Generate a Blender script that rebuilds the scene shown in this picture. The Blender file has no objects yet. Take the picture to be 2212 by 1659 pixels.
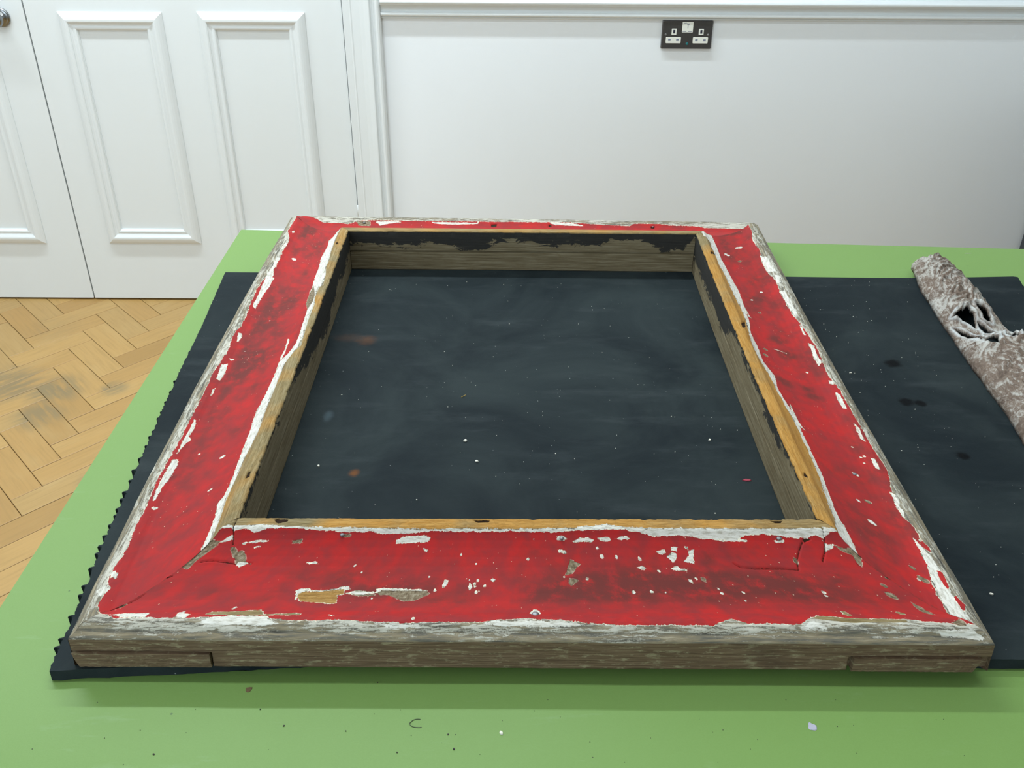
import bpy, bmesh, math, random
import numpy as np
from mathutils import Matrix, Vector

scene = bpy.context.scene
COL = scene.collection
PI = math.pi
random.seed(4)

# ------------------------------------------------------------------ camera, light, exposure
CAM = (0.37994, -0.58480, 1.41787)
PITCH, ROLL, YAW = math.radians(31.4028), math.radians(0.41433), math.radians(0.06062)
fw = Vector((math.sin(YAW) * math.cos(PITCH), math.cos(YAW) * math.cos(PITCH), -math.sin(PITCH)))
rt = Vector((math.cos(YAW), -math.sin(YAW), 0))
up = rt.cross(fw)
r2 = rt * math.cos(ROLL) + up * math.sin(ROLL)
u2 = up * math.cos(ROLL) - rt * math.sin(ROLL)
cam_data = bpy.data.cameras.new('camera')
cam_data.sensor_width = 36.0
cam_data.sensor_fit = 'HORIZONTAL'
cam_data.lens = 33.636
cam_data.clip_start = 0.02
cam = bpy.data.objects.new('camera', cam_data)
M4 = Matrix((r2, u2, -fw)).transposed().to_4x4()
M4.translation = Vector(CAM)
cam.matrix_world = M4
COL.objects.link(cam)
scene.camera = cam

world = bpy.data.worlds.new('world')
scene.world = world
world.use_nodes = True
world.node_tree.nodes['Background'].inputs[0].default_value = (0.75, 0.85, 1.0, 1)
world.node_tree.nodes['Background'].inputs[1].default_value = 0.3

def area(name, loc, sx, sy, watts, col, rot=(0, 0, 0)):
    d = bpy.data.lights.new(name, 'AREA')
    d.shape = 'RECTANGLE'
    d.size, d.size_y = sx, sy
    d.energy = watts
    d.color = col
    o = bpy.data.objects.new(name, d)
    o.location = loc
    o.rotation_euler = rot
    COL.objects.link(o)
    return o
# three rows of ceiling fluorescents running along the wall, plus a cool area light added at the front left to brighten the wall
area('ceiling_tube_row_wall', (-0.60, 1.68, 2.85), 2.6, 0.09, 58, (0.84, 0.945, 1.0))
area('ceiling_tube_row_table', (0.10, 0.40, 2.85), 3.4, 0.09, 25, (0.84, 0.945, 1.0))
area('wall_fill_light', (-1.5, -3.1, 1.7), 2.2, 1.9, 58, (0.74, 0.89, 1.0), (math.radians(90), 0, math.radians(-8)))

vs = scene.view_settings
vs.view_transform = 'Standard'
vs.look = 'None'
vs.exposure = 0.27
vs.gamma = 1.0
vs.use_curve_mapping = False

# ------------------------------------------------------------------ helpers
ZM = 0.76897            # top of the rubber mat
MT = 0.012              # mat thickness
ZT = ZM - MT            # table top
YW = 2.2559             # face of the back wall

def mesh_obj(name, verts, faces, mats, parent=None, smooth=False, label=None, cat=None, group=None, kind=None):
    me = bpy.data.meshes.new(name)
    me.from_pydata([tuple(v) for v in verts], [], [tuple(f) for f in faces])
    return link(name, me, mats, parent, smooth, label, cat, group, kind)

def link(name, me, mats, parent=None, smooth=False, label=None, cat=None, group=None, kind=None):
    if mats is not None:
        for m in (mats if isinstance(mats, (list, tuple)) else [mats]):
            me.materials.append(m)
    if smooth:
        me.polygons.foreach_set('use_smooth', [True] * len(me.polygons))
    me.update()
    o = bpy.data.objects.new(name, me)
    COL.objects.link(o)
    if parent is not None:
        o.parent = parent
    tag(o, label, cat, group, kind)
    return o

def tag(o, label=None, cat=None, group=None, kind=None):
    if label: o['label'] = label
    if cat: o['category'] = cat
    if group: o['group'] = group
    if kind: o['kind'] = kind
    return o

def empty(name, loc, label=None, cat=None, group=None, kind=None):
    o = bpy.data.objects.new(name, None)
    o.location = loc
    o.empty_display_size = 0.05
    COL.objects.link(o)
    return tag(o, label, cat, group, kind)

def bm_obj(name, bm, mats, parent=None, smooth=False, **k):
    bmesh.ops.recalc_face_normals(bm, faces=bm.faces[:])
    me = bpy.data.meshes.new(name)
    bm.to_mesh(me)
    bm.free()
    return link(name, me, mats, parent, smooth, **k)

def add_box(bm, x0, x1, y0, y1, z0, z1, bevel=0.0, seg=2):
    vs_ = [bm.verts.new(p) for p in ((x0, y0, z0), (x1, y0, z0), (x1, y1, z0), (x0, y1, z0), (x0, y0, z1), (x1, y0, z1), (x1, y1, z1), (x0, y1, z1))]
    fs = [bm.faces.new([vs_[i] for i in f]) for f in ((0, 3, 2, 1), (4, 5, 6, 7), (0, 1, 5, 4), (1, 2, 6, 5), (2, 3, 7, 6), (3, 0, 4, 7))]
    if bevel:
        es = list({e for f in fs for e in f.edges})
        bmesh.ops.bevel(bm, geom=es, offset=bevel, segments=seg, affect='EDGES', profile=0.5)

def box_obj(name, x0, x1, y0, y1, z0, z1, mat, parent=None, bevel=0.0, **k):
    bm = bmesh.new()
    add_box(bm, x0, x1, y0, y1, z0, z1, bevel)
    return bm_obj(name, bm, mat, parent, **k)

def extrude_profile(bm, prof, p0, p1, place):
    """prof: list of 2D points (open or closed ring); place(pt, end) -> xyz"""
    a = [bm.verts.new(place(p, p0)) for p in prof]
    b = [bm.verts.new(place(p, p1)) for p in prof]
    n = len(prof)
    for i in range(n):
        j = (i + 1) % n
        bm.faces.new((a[i], a[j], b[j], b[i]))
    bm.faces.new(a)
    bm.faces.new(b[::-1])

def add_lathe(bm, prof, origin, axis='Y', n=32, sign=-1):
    """prof: (radius, distance along axis)"""
    rings = []
    for r, h in prof:
        ring = []
        for k in range(n):
            a = 2 * PI * k / n
            if axis == 'Y':
                p = (origin[0] + r * math.cos(a), origin[1] + sign * h, origin[2] + r * math.sin(a))
            else:
                p = (origin[0] + r * math.cos(a), origin[1] + r * math.sin(a), origin[2] + h)
            ring.append(bm.verts.new(p))
        rings.append(ring)
    for i in range(len(rings) - 1):
        for k in range(n):
            bm.faces.new((rings[i][k], rings[i][(k + 1) % n], rings[i + 1][(k + 1) % n], rings[i + 1][k]))
    bm.faces.new(rings[0])
    bm.faces.new(rings[-1][::-1])

# ------------------------------------------------------------------ material helper
class NT:
    def __init__(self, name, rough=0.5, spec=0.5):
        self.m = bpy.data.materials.new(name)
        self.m.use_nodes = True
        self.t = self.m.node_tree
        self.p = self.t.nodes['Principled BSDF']
        self.p.inputs['Roughness'].default_value = rough
        self.p.inputs['Specular IOR Level'].default_value = spec
    def n(self, typ, **k):
        x = self.t.nodes.new(typ)
        for a, b in k.items():
            setattr(x, a, b)
        return x
    def put(self, sock, v):
        if v is None: return
        if hasattr(v, 'is_output') or isinstance(v, bpy.types.NodeSocket):
            self.t.links.new(v, sock)
        else:
            if isinstance(v, (tuple, list)) and len(v) == 3 and sock.type == 'RGBA':
                v = (*v, 1)
            sock.default_value = v
    def math(self, op, a, b=None, c=None, clamp=False):
        x = self.n('ShaderNodeMath', operation=op)
        x.use_clamp = clamp
        self.put(x.inputs[0], a)
        if b is not None: self.put(x.inputs[1], b)
        if c is not None: self.put(x.inputs[2], c)
        return x.outputs[0]
    def mix(self, f, a, b, blend='MIX'):
        x = self.n('ShaderNodeMix', data_type='RGBA', blend_type=blend)
        self.put(x.inputs[0], f); self.put(x.inputs[6], a); self.put(x.inputs[7], b)
        return x.outputs[2]
    def uv(self, name='UVMap'):
        return self.n('ShaderNodeUVMap', uv_map=name).outputs[0]
    def coord(self, which='Object'):
        return self.n('ShaderNodeTexCoord').outputs[which]
    def pos(self):
        return self.n('ShaderNodeNewGeometry').outputs['Position']
    def scale(self, v, s, off=(0, 0, 0)):
        x = self.n('ShaderNodeMapping')
        self.put(x.inputs[0], v)
        x.inputs['Scale'].default_value = s
        x.inputs['Location'].default_value = off
        return x.outputs[0]
    def noise(self, v, scale=1.0, detail=3.0, rough=0.55, dist=0.0, color=False):
        x = self.n('ShaderNodeTexNoise')
        self.put(x.inputs['Vector'], v)
        x.inputs['Scale'].default_value = scale
        x.inputs['Detail'].default_value = detail
        x.inputs['Roughness'].default_value = rough
        x.inputs['Distortion'].default_value = dist
        return x.outputs['Color' if color else 'Fac']
    def voro(self, v, scale, out='Distance'):
        x = self.n('ShaderNodeTexVoronoi')
        self.put(x.inputs['Vector'], v)
        x.inputs['Scale'].default_value = scale
        return x.outputs['Distance'], x.outputs['Color']
    def step(self, v, lo, hi):
        x = self.n('ShaderNodeMapRange', interpolation_type='SMOOTHSTEP')
        self.put(x.inputs['Value'], v)
        x.inputs['From Min'].default_value = lo
        x.inputs['From Max'].default_value = hi
        return x.outputs[0]
    def attr(self, name):
        return self.n('ShaderNodeAttribute', attribute_name=name)
    def sep(self, c):
        x = self.n('ShaderNodeSeparateColor')
        self.put(x.inputs[0], c)
        return x.outputs[0], x.outputs[1], x.outputs[2]
    def ramp(self, f, stops):
        x = self.n('ShaderNodeValToRGB')
        el = x.color_ramp.elements
        while len(el) < len(stops): el.new(0.5)
        for e, (p, c) in zip(el, stops):
            e.position = p; e.color = (*c, 1)
        self.put(x.inputs[0], f)
        return x.outputs[0]
    def bump(self, h, strength=0.5, dist=0.001):
        x = self.n('ShaderNodeBump')
        self.put(x.inputs['Height'], h)
        x.inputs['Strength'].default_value = strength
        x.inputs['Distance'].default_value = dist
        self.t.links.new(x.outputs[0], self.p.inputs['Normal'])
    def base(self, c): self.put(self.p.inputs['Base Color'], c)
    def rough(self, v): self.put(self.p.inputs['Roughness'], v)

def s2l(r, g, b):
    f = lambda c: c / 12.92 if c <= 0.04045 else ((c + 0.055) / 1.055) ** 2.4
    return (f(r / 255), f(g / 255), f(b / 255))

# ------------------------------------------------------------------ plain materials
def paint_mat(name, col, rough, amp=0.02, bump=0.0):
    k = NT(name, rough)
    n = k.noise(k.pos(), 3.0, 4)
    c2 = tuple(c * (1 - amp * 3) for c in col)
    k.base(k.mix(n, col, c2))
    if bump:
        k.bump(k.noise(k.pos(), 260, 3), bump, 0.0006)
    return k.m
WALL = paint_mat('wall_paint', (0.84, 0.87, 0.895), 0.6, 0.012, 0.12)
GLOSS = paint_mat('white_gloss_paint', (0.745, 0.775, 0.78), 0.35, 0.012, 0.05)
CEIL = paint_mat('ceiling_paint', (0.82, 0.82, 0.80), 0.8)
DARKGREY = paint_mat('dark_grey_laminate', (0.035, 0.04, 0.05), 0.5)

k = NT('green_laminate', 0.45, 0.16)
P_ = k.pos()
n1 = k.noise(P_, 2.2, 4, 0.6)
n2 = k.noise(P_, 900, 2, 0.6)
c = k.mix(n1, (0.162, 0.278, 0.074), (0.147, 0.256, 0.067))
c = k.mix(k.math('MULTIPLY', n2, 0.25), c, (0.24, 0.37, 0.13))
sc = k.noise(k.scale(P_, (14, 60, 1)), 1.0, 5, 0.65)
c = k.mix(k.math('MULTIPLY', k.step(sc, 0.60, 0.75), 0.25), c, (0.25, 0.36, 0.19))
vd, vc = k.voro(P_, 42)
pick = k.sep(vc)[0]
spot = k.math('MULTIPLY', k.math('LESS_THAN', vd, 0.045), k.math('GREATER_THAN', pick, 0.90))
c = k.mix(k.math('MULTIPLY', spot, 0.7), c, (0.06, 0.10, 0.05))
k.base(c)
k.rough(k.math('MULTIPLY_ADD', n1, 0.15, 0.34))
k.bump(n2, 0.08, 0.0004)
GREEN = k.m
k = NT('table_edge_laminate', 0.45); k.base(k.mix(k.noise(k.pos(), 6, 2), (0.26, 0.44, 0.16), (0.22, 0.38, 0.13))); GREENEDGE = k.m
k = NT('grey_steel_tube', 0.4); k.p.inputs['Metallic'].default_value = 0.6; k.base(k.mix(k.noise(k.pos(), 8, 2), (0.3, 0.3, 0.31), (0.25, 0.25, 0.26))); STEEL = k.m
k = NT('chrome', 0.22); k.p.inputs['Metallic'].default_value = 1.0; k.base(k.mix(k.noise(k.pos(), 30, 2), (0.30, 0.31, 0.32), (0.22, 0.23, 0.24))); CHROME = k.m
k = NT('black_nickel_plate', 0.36); k.p.inputs['Metallic'].default_value = 0.75
k.base(k.mix(k.noise(k.scale(k.pos(), (400, 40, 30)), 1, 3), (0.115, 0.11, 0.115), (0.085, 0.085, 0.09))); PLATE = k.m
k = NT('white_plastic', 0.35); k.base(k.mix(k.noise(k.pos(), 50, 2), (0.82, 0.82, 0.76), (0.76, 0.77, 0.70))); PLASTIC = k.m
k = NT('black_slot', 0.6); k.base(k.mix(k.noise(k.pos(), 50, 2), (0.01, 0.011, 0.03), (0.015, 0.015, 0.04))); SLOT = k.m
k = NT('grey_slot', 0.6); k.base(k.mix(k.noise(k.pos(), 50, 2), (0.12, 0.14, 0.24), (0.15, 0.17, 0.26))); GSLOT = k.m
k = NT('teal_neon_lens', 0.25); k.base(k.mix(k.noise(k.pos(), 50, 2), (0.01, 0.14, 0.16), (0.015, 0.18, 0.19))); TEAL = k.m
k = NT('iron_nail', 0.4); k.p.inputs['Metallic'].default_value = 0.7; k.base(k.mix(k.noise(k.pos(), 900, 2), (0.30, 0.31, 0.33), (0.08, 0.07, 0.07))); NAIL = k.m

# parquet oak: tone differs block by block
def parquet(name, rand):
    k = NT(name, 0.42)
    if rand == 'object':
        rnd = k.n('ShaderNodeObjectInfo').outputs['Random']
    else:
        rnd = k.n('ShaderNodeNewGeometry').outputs['Random Per Island']
    uv = k.uv()
    off = k.n('ShaderNodeCombineXYZ')
    k.put(off.inputs[0], k.math('MULTIPLY', rnd, 37.0)); k.put(off.inputs[1], k.math('MULTIPLY', rnd, 91.0))
    va = k.n('ShaderNodeVectorMath', operation='ADD')
    k.put(va.inputs[0], uv); k.put(va.inputs[1], off.outputs[0])
    g = k.noise(k.scale(va.outputs[0], (9, 130, 1)), 1.0, 5, 0.6, 0.4)
    g2 = k.noise(k.scale(va.outputs[0], (5, 14, 1)), 1.0, 3, 0.5)
    tone = k.ramp(rnd, [(0.0, (0.348, 0.196, 0.058)), (0.35, (0.405, 0.232, 0.072)), (0.7, (0.447, 0.266, 0.087)), (1.0, (0.391, 0.241, 0.085))])
    c = k.mix(k.math('MULTIPLY', k.step(g, 0.42, 0.72), 0.40), tone, (0.28, 0.165, 0.05))
    c = k.mix(k.math('MULTIPLY', k.step(g2, 0.5, 0.75), 0.22), c, (0.50, 0.345, 0.15))
    # grey worn patches where the varnish has gone
    P = k.pos()
    acc = None
    for (x, y, r, s) in ((-0.90, 1.69, 0.10, 0.9), (-1.04, 1.72, 0.12, 0.9), (-0.735, 1.70, 0.045, 1.0), (-0.885, 1.56, 0.085, 0.8), (-1.12, 1.62, 0.12, 0.6), (-0.63, 1.27, 0.05, 0.9), (-1.05, 2.05, 0.10, 0.25)):
        d = k.n('ShaderNodeVectorMath', operation='DISTANCE')
        k.put(d.inputs[0], P); d.inputs[1].default_value = (x, y, 0.002)
        f = k.math('MULTIPLY', k.math('SUBTRACT', 1.0, k.step(d.outputs['Value'], r * 0.35, r * 1.15)), s)
        acc = f if acc is None else k.math('MAXIMUM', acc, f)
    nn = k.noise(k.scale(va.outputs[0], (10, 60, 1)), 1.0, 4, 0.6)
    acc = k.math('MULTIPLY', acc, k.step(nn, 0.30, 0.62))
    c = k.mix(k.math('MULTIPLY', acc, 0.75), c, (0.16, 0.135, 0.075))
    k.base(c)
    k.bump(g, 0.12, 0.0006)
    return k.m
OAK = parquet('oak_parquet', 'object')
OAKFAR = parquet('oak_parquet_joined', 'island')
k = NT('floor_screed', 0.8); k.base(k.mix(k.noise(k.pos(), 20, 3), (0.035, 0.025, 0.02), (0.055, 0.04, 0.03))); SCREED = k.m

# black rubber mat, dusty
k = NT('black_rubber', 0.62, 0.04)
P_ = k.pos()
n1 = k.noise(P_, 5.0, 5, 0.62, 0.6)
n2 = k.noise(k.scale(P_, (10, 34, 1)), 1.0, 5, 0.62)
n3 = k.noise(P_, 700, 2, 0.6)
c = k.mix(k.step(n1, 0.30, 0.72), (0.0095, 0.0140, 0.0165), (0.028, 0.037, 0.0375))
c = k.mix(k.math('MULTIPLY', k.step(n2, 0.5, 0.8), 0.45), c, (0.046, 0.056, 0.058))
c = k.mix(k.math('MULTIPLY', n3, 0.30), c, (0.010, 0.015, 0.020))
# pin-prick dust
for scl, rr, pk, amt in ((70, 0.045, 0.90, 0.6), (150, 0.07, 0.90, 0.35)):
    vd, vc = k.voro(P_, scl)
    spot = k.math('MULTIPLY', k.math('LESS_THAN', vd, rr), k.math('GREATER_THAN', k.sep(vc)[0], pk))
    c = k.mix(k.math('MULTIPLY', spot, amt), c, (0.33, 0.35, 0.33))
wob = k.noise(P_, 120, 3)
def spot_mask(x, y, rx, ry, soft=0.5):
    m = k.n('ShaderNodeMapping', vector_type='POINT')
    k.put(m.inputs[0], P_)
    m.inputs['Location'].default_value = (-x / rx, -y / ry, 0)
    m.inputs['Scale'].default_value = (1 / rx, 1 / ry, 0.0)
    l = k.n('ShaderNodeVectorMath', operation='LENGTH')
    k.put(l.inputs[0], m.outputs[0])
    v = k.math('ADD', l.outputs['Value'], k.math('MULTIPLY_ADD', wob, 0.9, -0.45))
    return k.math('SUBTRACT', 1.0, k.step(v, 1.0 - soft, 1.0 + soft * 0.5))
for (x, y, rx, ry) in ((0.898, 0.5384, 0.0125, 0.0115), (0.8817, 0.4412, 0.010, 0.010), (0.899, 0.4375, 0.008, 0.008), (0.9066, 0.324, 0.008, 0.009)):
    c = k.mix(k.math('MULTIPLY', spot_mask(x, y, rx, ry), 0.95), c, (0.003, 0.0035, 0.004))
for (x, y, rx, ry, a) in ((0.1766, 0.5934, 0.014, 0.014, 0.22), (0.2036, 0.2831, 0.0058, 0.0065, 0.55), (0.15, 0.60, 0.02, 0.012, 0.10)):
    c = k.mix(k.math('MULTIPLY', spot_mask(x, y, rx, ry, 0.9), a), c, (0.22, 0.075, 0.014))
c = k.mix(k.math('MULTIPLY', spot_mask(0.155, 0.40, 0.006, 0.012, 0.9), 0.25), c, (0.12, 0.17, 0.20))
k.base(c)
k.rough(k.math('MULTIPLY_ADD', n1, 0.20, 0.50))
k.bump(k.math('ADD', n3, k.math('MULTIPLY', n1, 1.5)), 0.25, 0.0006)
RUBBER = k.m

# ------------------------------------------------------------------ the room
RX0, RX1, RY0, RY1, RH = -3.3, 3.4, -3.4, YW, 3.05
floor = box_obj('floor', RX0, RX1, RY0, RY1 + 0.3, -0.10, -0.012, SCREED, kind='structure')
box_obj('ceiling', RX0, RX1, RY0, RY1 + 0.3, RH, RH + 0.1, CEIL, kind='structure')
box_obj('wall_left', RX0 - 0.1, RX0, RY0, RY1 + 0.3, -0.1, RH, WALL, kind='structure')
box_obj('wall_right', RX1, RX1 + 0.1, RY0, RY1 + 0.3, -0.1, RH, WALL, kind='structure')
box_obj('wall_front', RX0, RX1, RY0 - 0.1, RY0, -0.1, RH, WALL, kind='structure')
# back wall: plaster right of the door, the reveal behind the two leaves and the wall over them
bm = bmesh.new()
add_box(bm, -0.0995, RX1, YW, YW + 0.25, -0.02, RH)
add_box(bm, RX0, -0.0995, YW, YW + 0.25, 2.05, RH)
add_box(bm, RX0, -2.0, YW, YW + 0.25, -0.02, 2.05)
bm_obj('wall_back', bm, WALL, kind='structure')
box_obj('wall_behind_doors', -2.0, -0.0995, YW + 0.06, YW + 0.25, -0.02, 2.05, DARKGREY, kind='structure')  # coloured dark to stand in for the shade inside the door gaps

# parquet blocks in herringbone at 45 degrees, about 228 x 76 mm each
DX, DY = 0.0518, 0.0563
AX, AY = -0.955, 2.040
def lat(p, q): return (AX + DX * (p + q), AY + DY * (p - q))
def block_mesh(kind):
    L, W_ = (3, 1) if kind == 'A' else (1, 3)
    c0 = [(0, 0), (L, 0), (L, W_), (0, W_)]
    g = 0.010
    pts = [(g, g), (L - g, g), (L - g, W_ - g), (g, W_ - g)]
    e = 0.016
    top = [(g + e, g + e), (L - g - e, g + e), (L - g - e, W_ - g - e), (g + e, W_ - g - e)]
    f = lambda a, z: (DX * (a[0] + a[1]), DY * (a[0] - a[1]), z)
    vs_ = [f(a, -0.016) for a in pts] + [f(a, -0.0008) for a in pts] + [f(a, 0.0) for a in top]
    fc = [(8, 11, 10, 9)]
    for i in range(4):
        j = (i + 1) % 4
        fc.append((4 + j, 4 + i, 8 + i, 8 + j))
        fc.append((j, i, 4 + i, 4 + j))
    me = bpy.data.meshes.new('parquet_block')
    me.from_pydata(vs_, [], fc)
    uvl = me.uv_layers.new(name='UVMap')
    ext = pts + pts + top
    for lp in me.loops:
        a = ext[lp.vertex_index]
        u, v = (a[0], a[1]) if kind == 'A' else (a[1], a[0])
        uvl.data[lp.index].uv = (u * 0.076, v * 0.076)
    me.materials.append(OAK)
    return me, vs_, fc
MA, VA, FA = block_mesh('A')
MB_, VB, FB = block_mesh('B')
cells = []
for a in range(-40, 60):
    for b in range(-14, 18):
        p0, q0 = -a + 3 * b, a + 3 * b
        for kd, (dp, dq) in (('B', (0, 0)), ('A', (-2, -1))):
            p, q = p0 + dp, q0 + dq
            x, y = lat(p, q)
            cx = x + DX * 2; cy = y + (DY if kd == 'A' else -DY)
            if not (RX0 + 0.05 < cx < RX1 - 0.05 and RY0 + 0.05 < cy < RY1 + 0.20): continue
            cells.append((kd, x, y, cx, cy))
near = [c for c in cells if -1.62 < c[3] < 0.02 and 0.62 < c[4] < RY1 + 0.12]
near.sort(key=lambda c: math.hypot(c[3] + 0.8, c[4] - 1.6))
single = set(near[:285])
rng = random.Random(9)
for (kd, x, y, cx, cy) in near[:285]:
    o = bpy.data.objects.new('parquet_block', MA if kd == 'A' else MB_)
    o.parent = floor
    o.location = (x, y, rng.uniform(-0.0006, 0.0))
    COL.objects.link(o)
vv, ff, uvs = [], [], []
for c in cells:
    if c in single: continue
    V, F_ = (VA, FA) if c[0] == 'A' else (VB, FB)
    o = len(vv)
    vv += [(p[0] + c[1], p[1] + c[2], p[2]) for p in V]
    ff += [tuple(i + o for i in f) for f in F_]
me = bpy.data.meshes.new('parquet')
me.from_pydata(vv, [], ff)
uvl = me.uv_layers.new(name='UVMap')
srcA, srcB = [d.uv[:] for d in MA.uv_layers[0].data], [d.uv[:] for d in MB_.uv_layers[0].data]
flat = []
for c in cells:
    if c in single: continue
    flat += srcA if c[0] == 'A' else srcB
uvl.data.foreach_set('uv', np.array(flat, dtype=np.float32).ravel())
link('parquet', me, OAKFAR, floor, kind='stuff')

# ------------------------------------------------------------------ doors, architrave, dado rail, skirting
def moulding_rect(x0, x1, z0, z1, y, prof):
    bm = bmesh.new()
    rings = []
    for ins, h in prof:
        h = h * 0.78 if h > 0 else h
        rings.append([bm.verts.new(p) for p in ((x0 + ins, y - h, z0 + ins), (x1 - ins, y - h, z0 + ins), (x1 - ins, y - h, z1 - ins), (x0 + ins, y - h, z1 - ins))])
    for a, b in zip(rings[:-1], rings[1:]):
        for i in range(4):
            j = (i + 1) % 4
            bm.faces.new((a[i], a[j], b[j], b[i]))
    return bm
PANEL = [(0, -0.002), (0.0, 0.003), (0.002, 0.006), (0.008, 0.0125), (0.014, 0.0165), (0.0195, 0.0185), (0.024, 0.0185), (0.0275, 0.0165), (0.0285, 0.0135), (0.033, 0.0105), (0.0365, 0.0095), (0.0385, 0.0105), (0.042, 0.0115), (0.0455, 0.0105), (0.048, 0.007), (0.0485, 0.0035), (0.0500, 0.003), (0.0500, -0.002)]
def door(n, x0, x1, panels):
    d = box_obj('door_%d' % n, x0, x1, YW, YW + 0.044, 0.006, 2.03, GLOSS, bevel=0.0012, kind='structure')
    for (a, b, z0, z1) in panels:
        bm_obj('panel_moulding', moulding_rect(a, b, z0, z1, YW, PANEL), GLOSS, d)
    return d
d1 = door(1, -1.90, -0.9995, [(-1.395, -1.106, 0.1995, 0.903), (-1.80, -1.51, 0.1995, 0.903), (-1.395, -1.106, 1.06, 1.86), (-1.80, -1.51, 1.06, 1.86)])
d2 = door(2, -0.9955, -0.1036, [(-0.905, -0.611, 0.2015, 0.902), (-0.5125, -0.2085, 0.2015, 0.904), (-0.905, -0.611, 1.06, 1.86), (-0.5125, -0.2085, 1.06, 1.86)])
bm = bmesh.new()
add_lathe(bm, [(0.0255, 0.0), (0.0265, 0.002), (0.0255, 0.0055), (0.021, 0.007), (0.011, 0.0085), (0.0095, 0.018), (0.011, 0.024), (0.0185, 0.029), (0.0225, 0.037), (0.0215, 0.045), (0.015, 0.0505), (0.006, 0.0525)], (-1.0665, YW, 0.8855), 'Y', 36)
bm_obj('door_knob', bm, CHROME, d1, smooth=True)['label'] = 'round polished chrome knob'
bm = bmesh.new()
add_lathe(bm, [(0.0035, -0.001), (0.005, 0.0), (0.005, 0.034), (0.0035, 0.036)], (-0.1005, YW - 0.004, 0.2995), 'Z', 20)
bm_obj('hinge_knuckle', bm, GLOSS, d2, smooth=True)
box_obj('trim_4', -2.02, -1.902, YW - 0.02, YW + 0.02, 0, 2.12, GLOSS, kind='structure')

# architrave right of the leaf
ARCH = [(0.0, -0.004), (0.0, 0.0105), (0.0015, 0.012), (0.019, 0.012), (0.0225, 0.0132), (0.026, 0.012), (0.031, 0.0122), (0.048, 0.0135), (0.060, 0.0165), (0.069, 0.0205), (0.0735, 0.0225), (0.0765, 0.0225), (0.078, 0.0205), (0.0805, 0.0155), (0.0845, 0.0125), (0.0885, 0.0135), (0.0905, 0.0185), (0.0935, 0.0225), (0.098, 0.0245), (0.1025, 0.0235), (0.106, 0.0195), (0.1075, 0.014), (0.1078, -0.004)]
bm = bmesh.new()
extrude_profile(bm, ARCH, 0.0, 2.14, lambda p, z: (-0.1002 + p[0], YW - p[1], z))
bm_obj('trim_1', bm, GLOSS, kind='structure')
# dado rail, wall fillet to top bead: (height, projection)
DADO = [(0.8912, -0.004), (0.8912, 0.0055), (0.8925, 0.0068), (0.8955, 0.0068), (0.8965, 0.0058), (0.8972, 0.0100), (0.8985, 0.0145), (0.9015, 0.0175), (0.9050, 0.0180), (0.9080, 0.0160), (0.9096, 0.0125), (0.9102, 0.0095), (0.915, 0.0098), (0.922, 0.0122), (0.9265, 0.0160), (0.9295, 0.0205), (0.9300, 0.0225), (0.9325, 0.0232), (0.9330, 0.0248), (0.9350, 0.0262), (0.9380, 0.0266), (0.9410, 0.0250), (0.9440, 0.0180), (0.9455, 0.0080), (0.9460, -0.004)]
bm = bmesh.new()
extrude_profile(bm, DADO, 0.0076, 3.398, lambda p, x: (x, YW - p[1], p[0]))
bm_obj('trim_2', bm, GLOSS, kind='structure')
SK = [(0.0, -0.004), (0.0, 0.018), (0.125, 0.018), (0.135, 0.014), (0.150, 0.010), (0.160, 0.006), (0.165, -0.004)]
bm = bmesh.new()
extrude_profile(bm, SK, 0.0076, 1.985, lambda p, x: (x, YW - p[1], p[0] + 0.001))
bm_obj('baseboard_back', bm, GLOSS, kind='structure')

# dark upright at the far right edge of the picture: the side of a low cabinet
cab = empty('storage_cabinet', (2.24, 1.98, 0), 'dark grey side of a low cabinet standing against the white wall, far right edge', 'cabinet')
def loc_box(name, root, x0, x1, y0, y1, z0, z1, mat, bevel=0.0):
    o = root.location
    return box_obj(name, x0 - o.x, x1 - o.x, y0 - o.y, y1 - o.y, z0 - o.z, z1 - o.z, mat, root, bevel)
loc_box('body', cab, 1.9885, 2.48, 1.78, 2.235, 0.004, 0.70, DARKGREY, 0.003)
loc_box('top_panel', cab, 1.9875, 2.49, 1.77, 2.235, 0.7003, 0.725, DARKGREY, 0.003)
loc_box('door_panel', cab, 1.995, 2.235, 1.762, 1.7797, 0.06, 0.69, DARKGREY, 0.002)
loc_box('door_panel', cab, 2.239, 2.475, 1.762, 1.7797, 0.06, 0.69, DARKGREY, 0.002)

# ------------------------------------------------------------------ double wall socket
sk = empty('wall_socket', (0.8715, YW, 0.8528), 'dark metal double socket with white inserts, right under the dado rail', 'socket')
SX, SZ = 0.8715, 0.8528
def rrect(w, h, r, n=5):
    pts = []
    for cx, cz, a0 in ((w / 2 - r, h / 2 - r, 0), (-w / 2 + r, h / 2 - r, 90), (-w / 2 + r, -h / 2 + r, 180), (w / 2 - r, -h / 2 + r, 270)):
        for i in range(n + 1):
            a = math.radians(a0 + 90 * i / n)
            pts.append((cx + r * math.cos(a), cz + r * math.sin(a)))
    return pts
def plate(name, cx, cz, w, h, r, y0, y1, mat, parent, cham=0.0008):
    bm = bmesh.new()
    ox, oz = cx - SX, cz - SZ
    rings = []
    for (k_, yy) in ((0, y0), (0, y1 - cham), (cham, y1)):
        rings.append([bm.verts.new((ox + px * (1 - 2 * k_ / w), -yy, oz + pz * (1 - 2 * k_ / h))) for px, pz in rrect(w, h, r)])
    n = len(rings[0])
    for a, b in zip(rings[:-1], rings[1:]):
        for i in range(n):
            bm.faces.new((a[i], a[(i + 1) % n], b[(i + 1) % n], b[i]))
    bm.faces.new(rings[-1]); bm.faces.new(rings[0][::-1])
    return bm_obj(name, bm, mat, parent)
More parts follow.
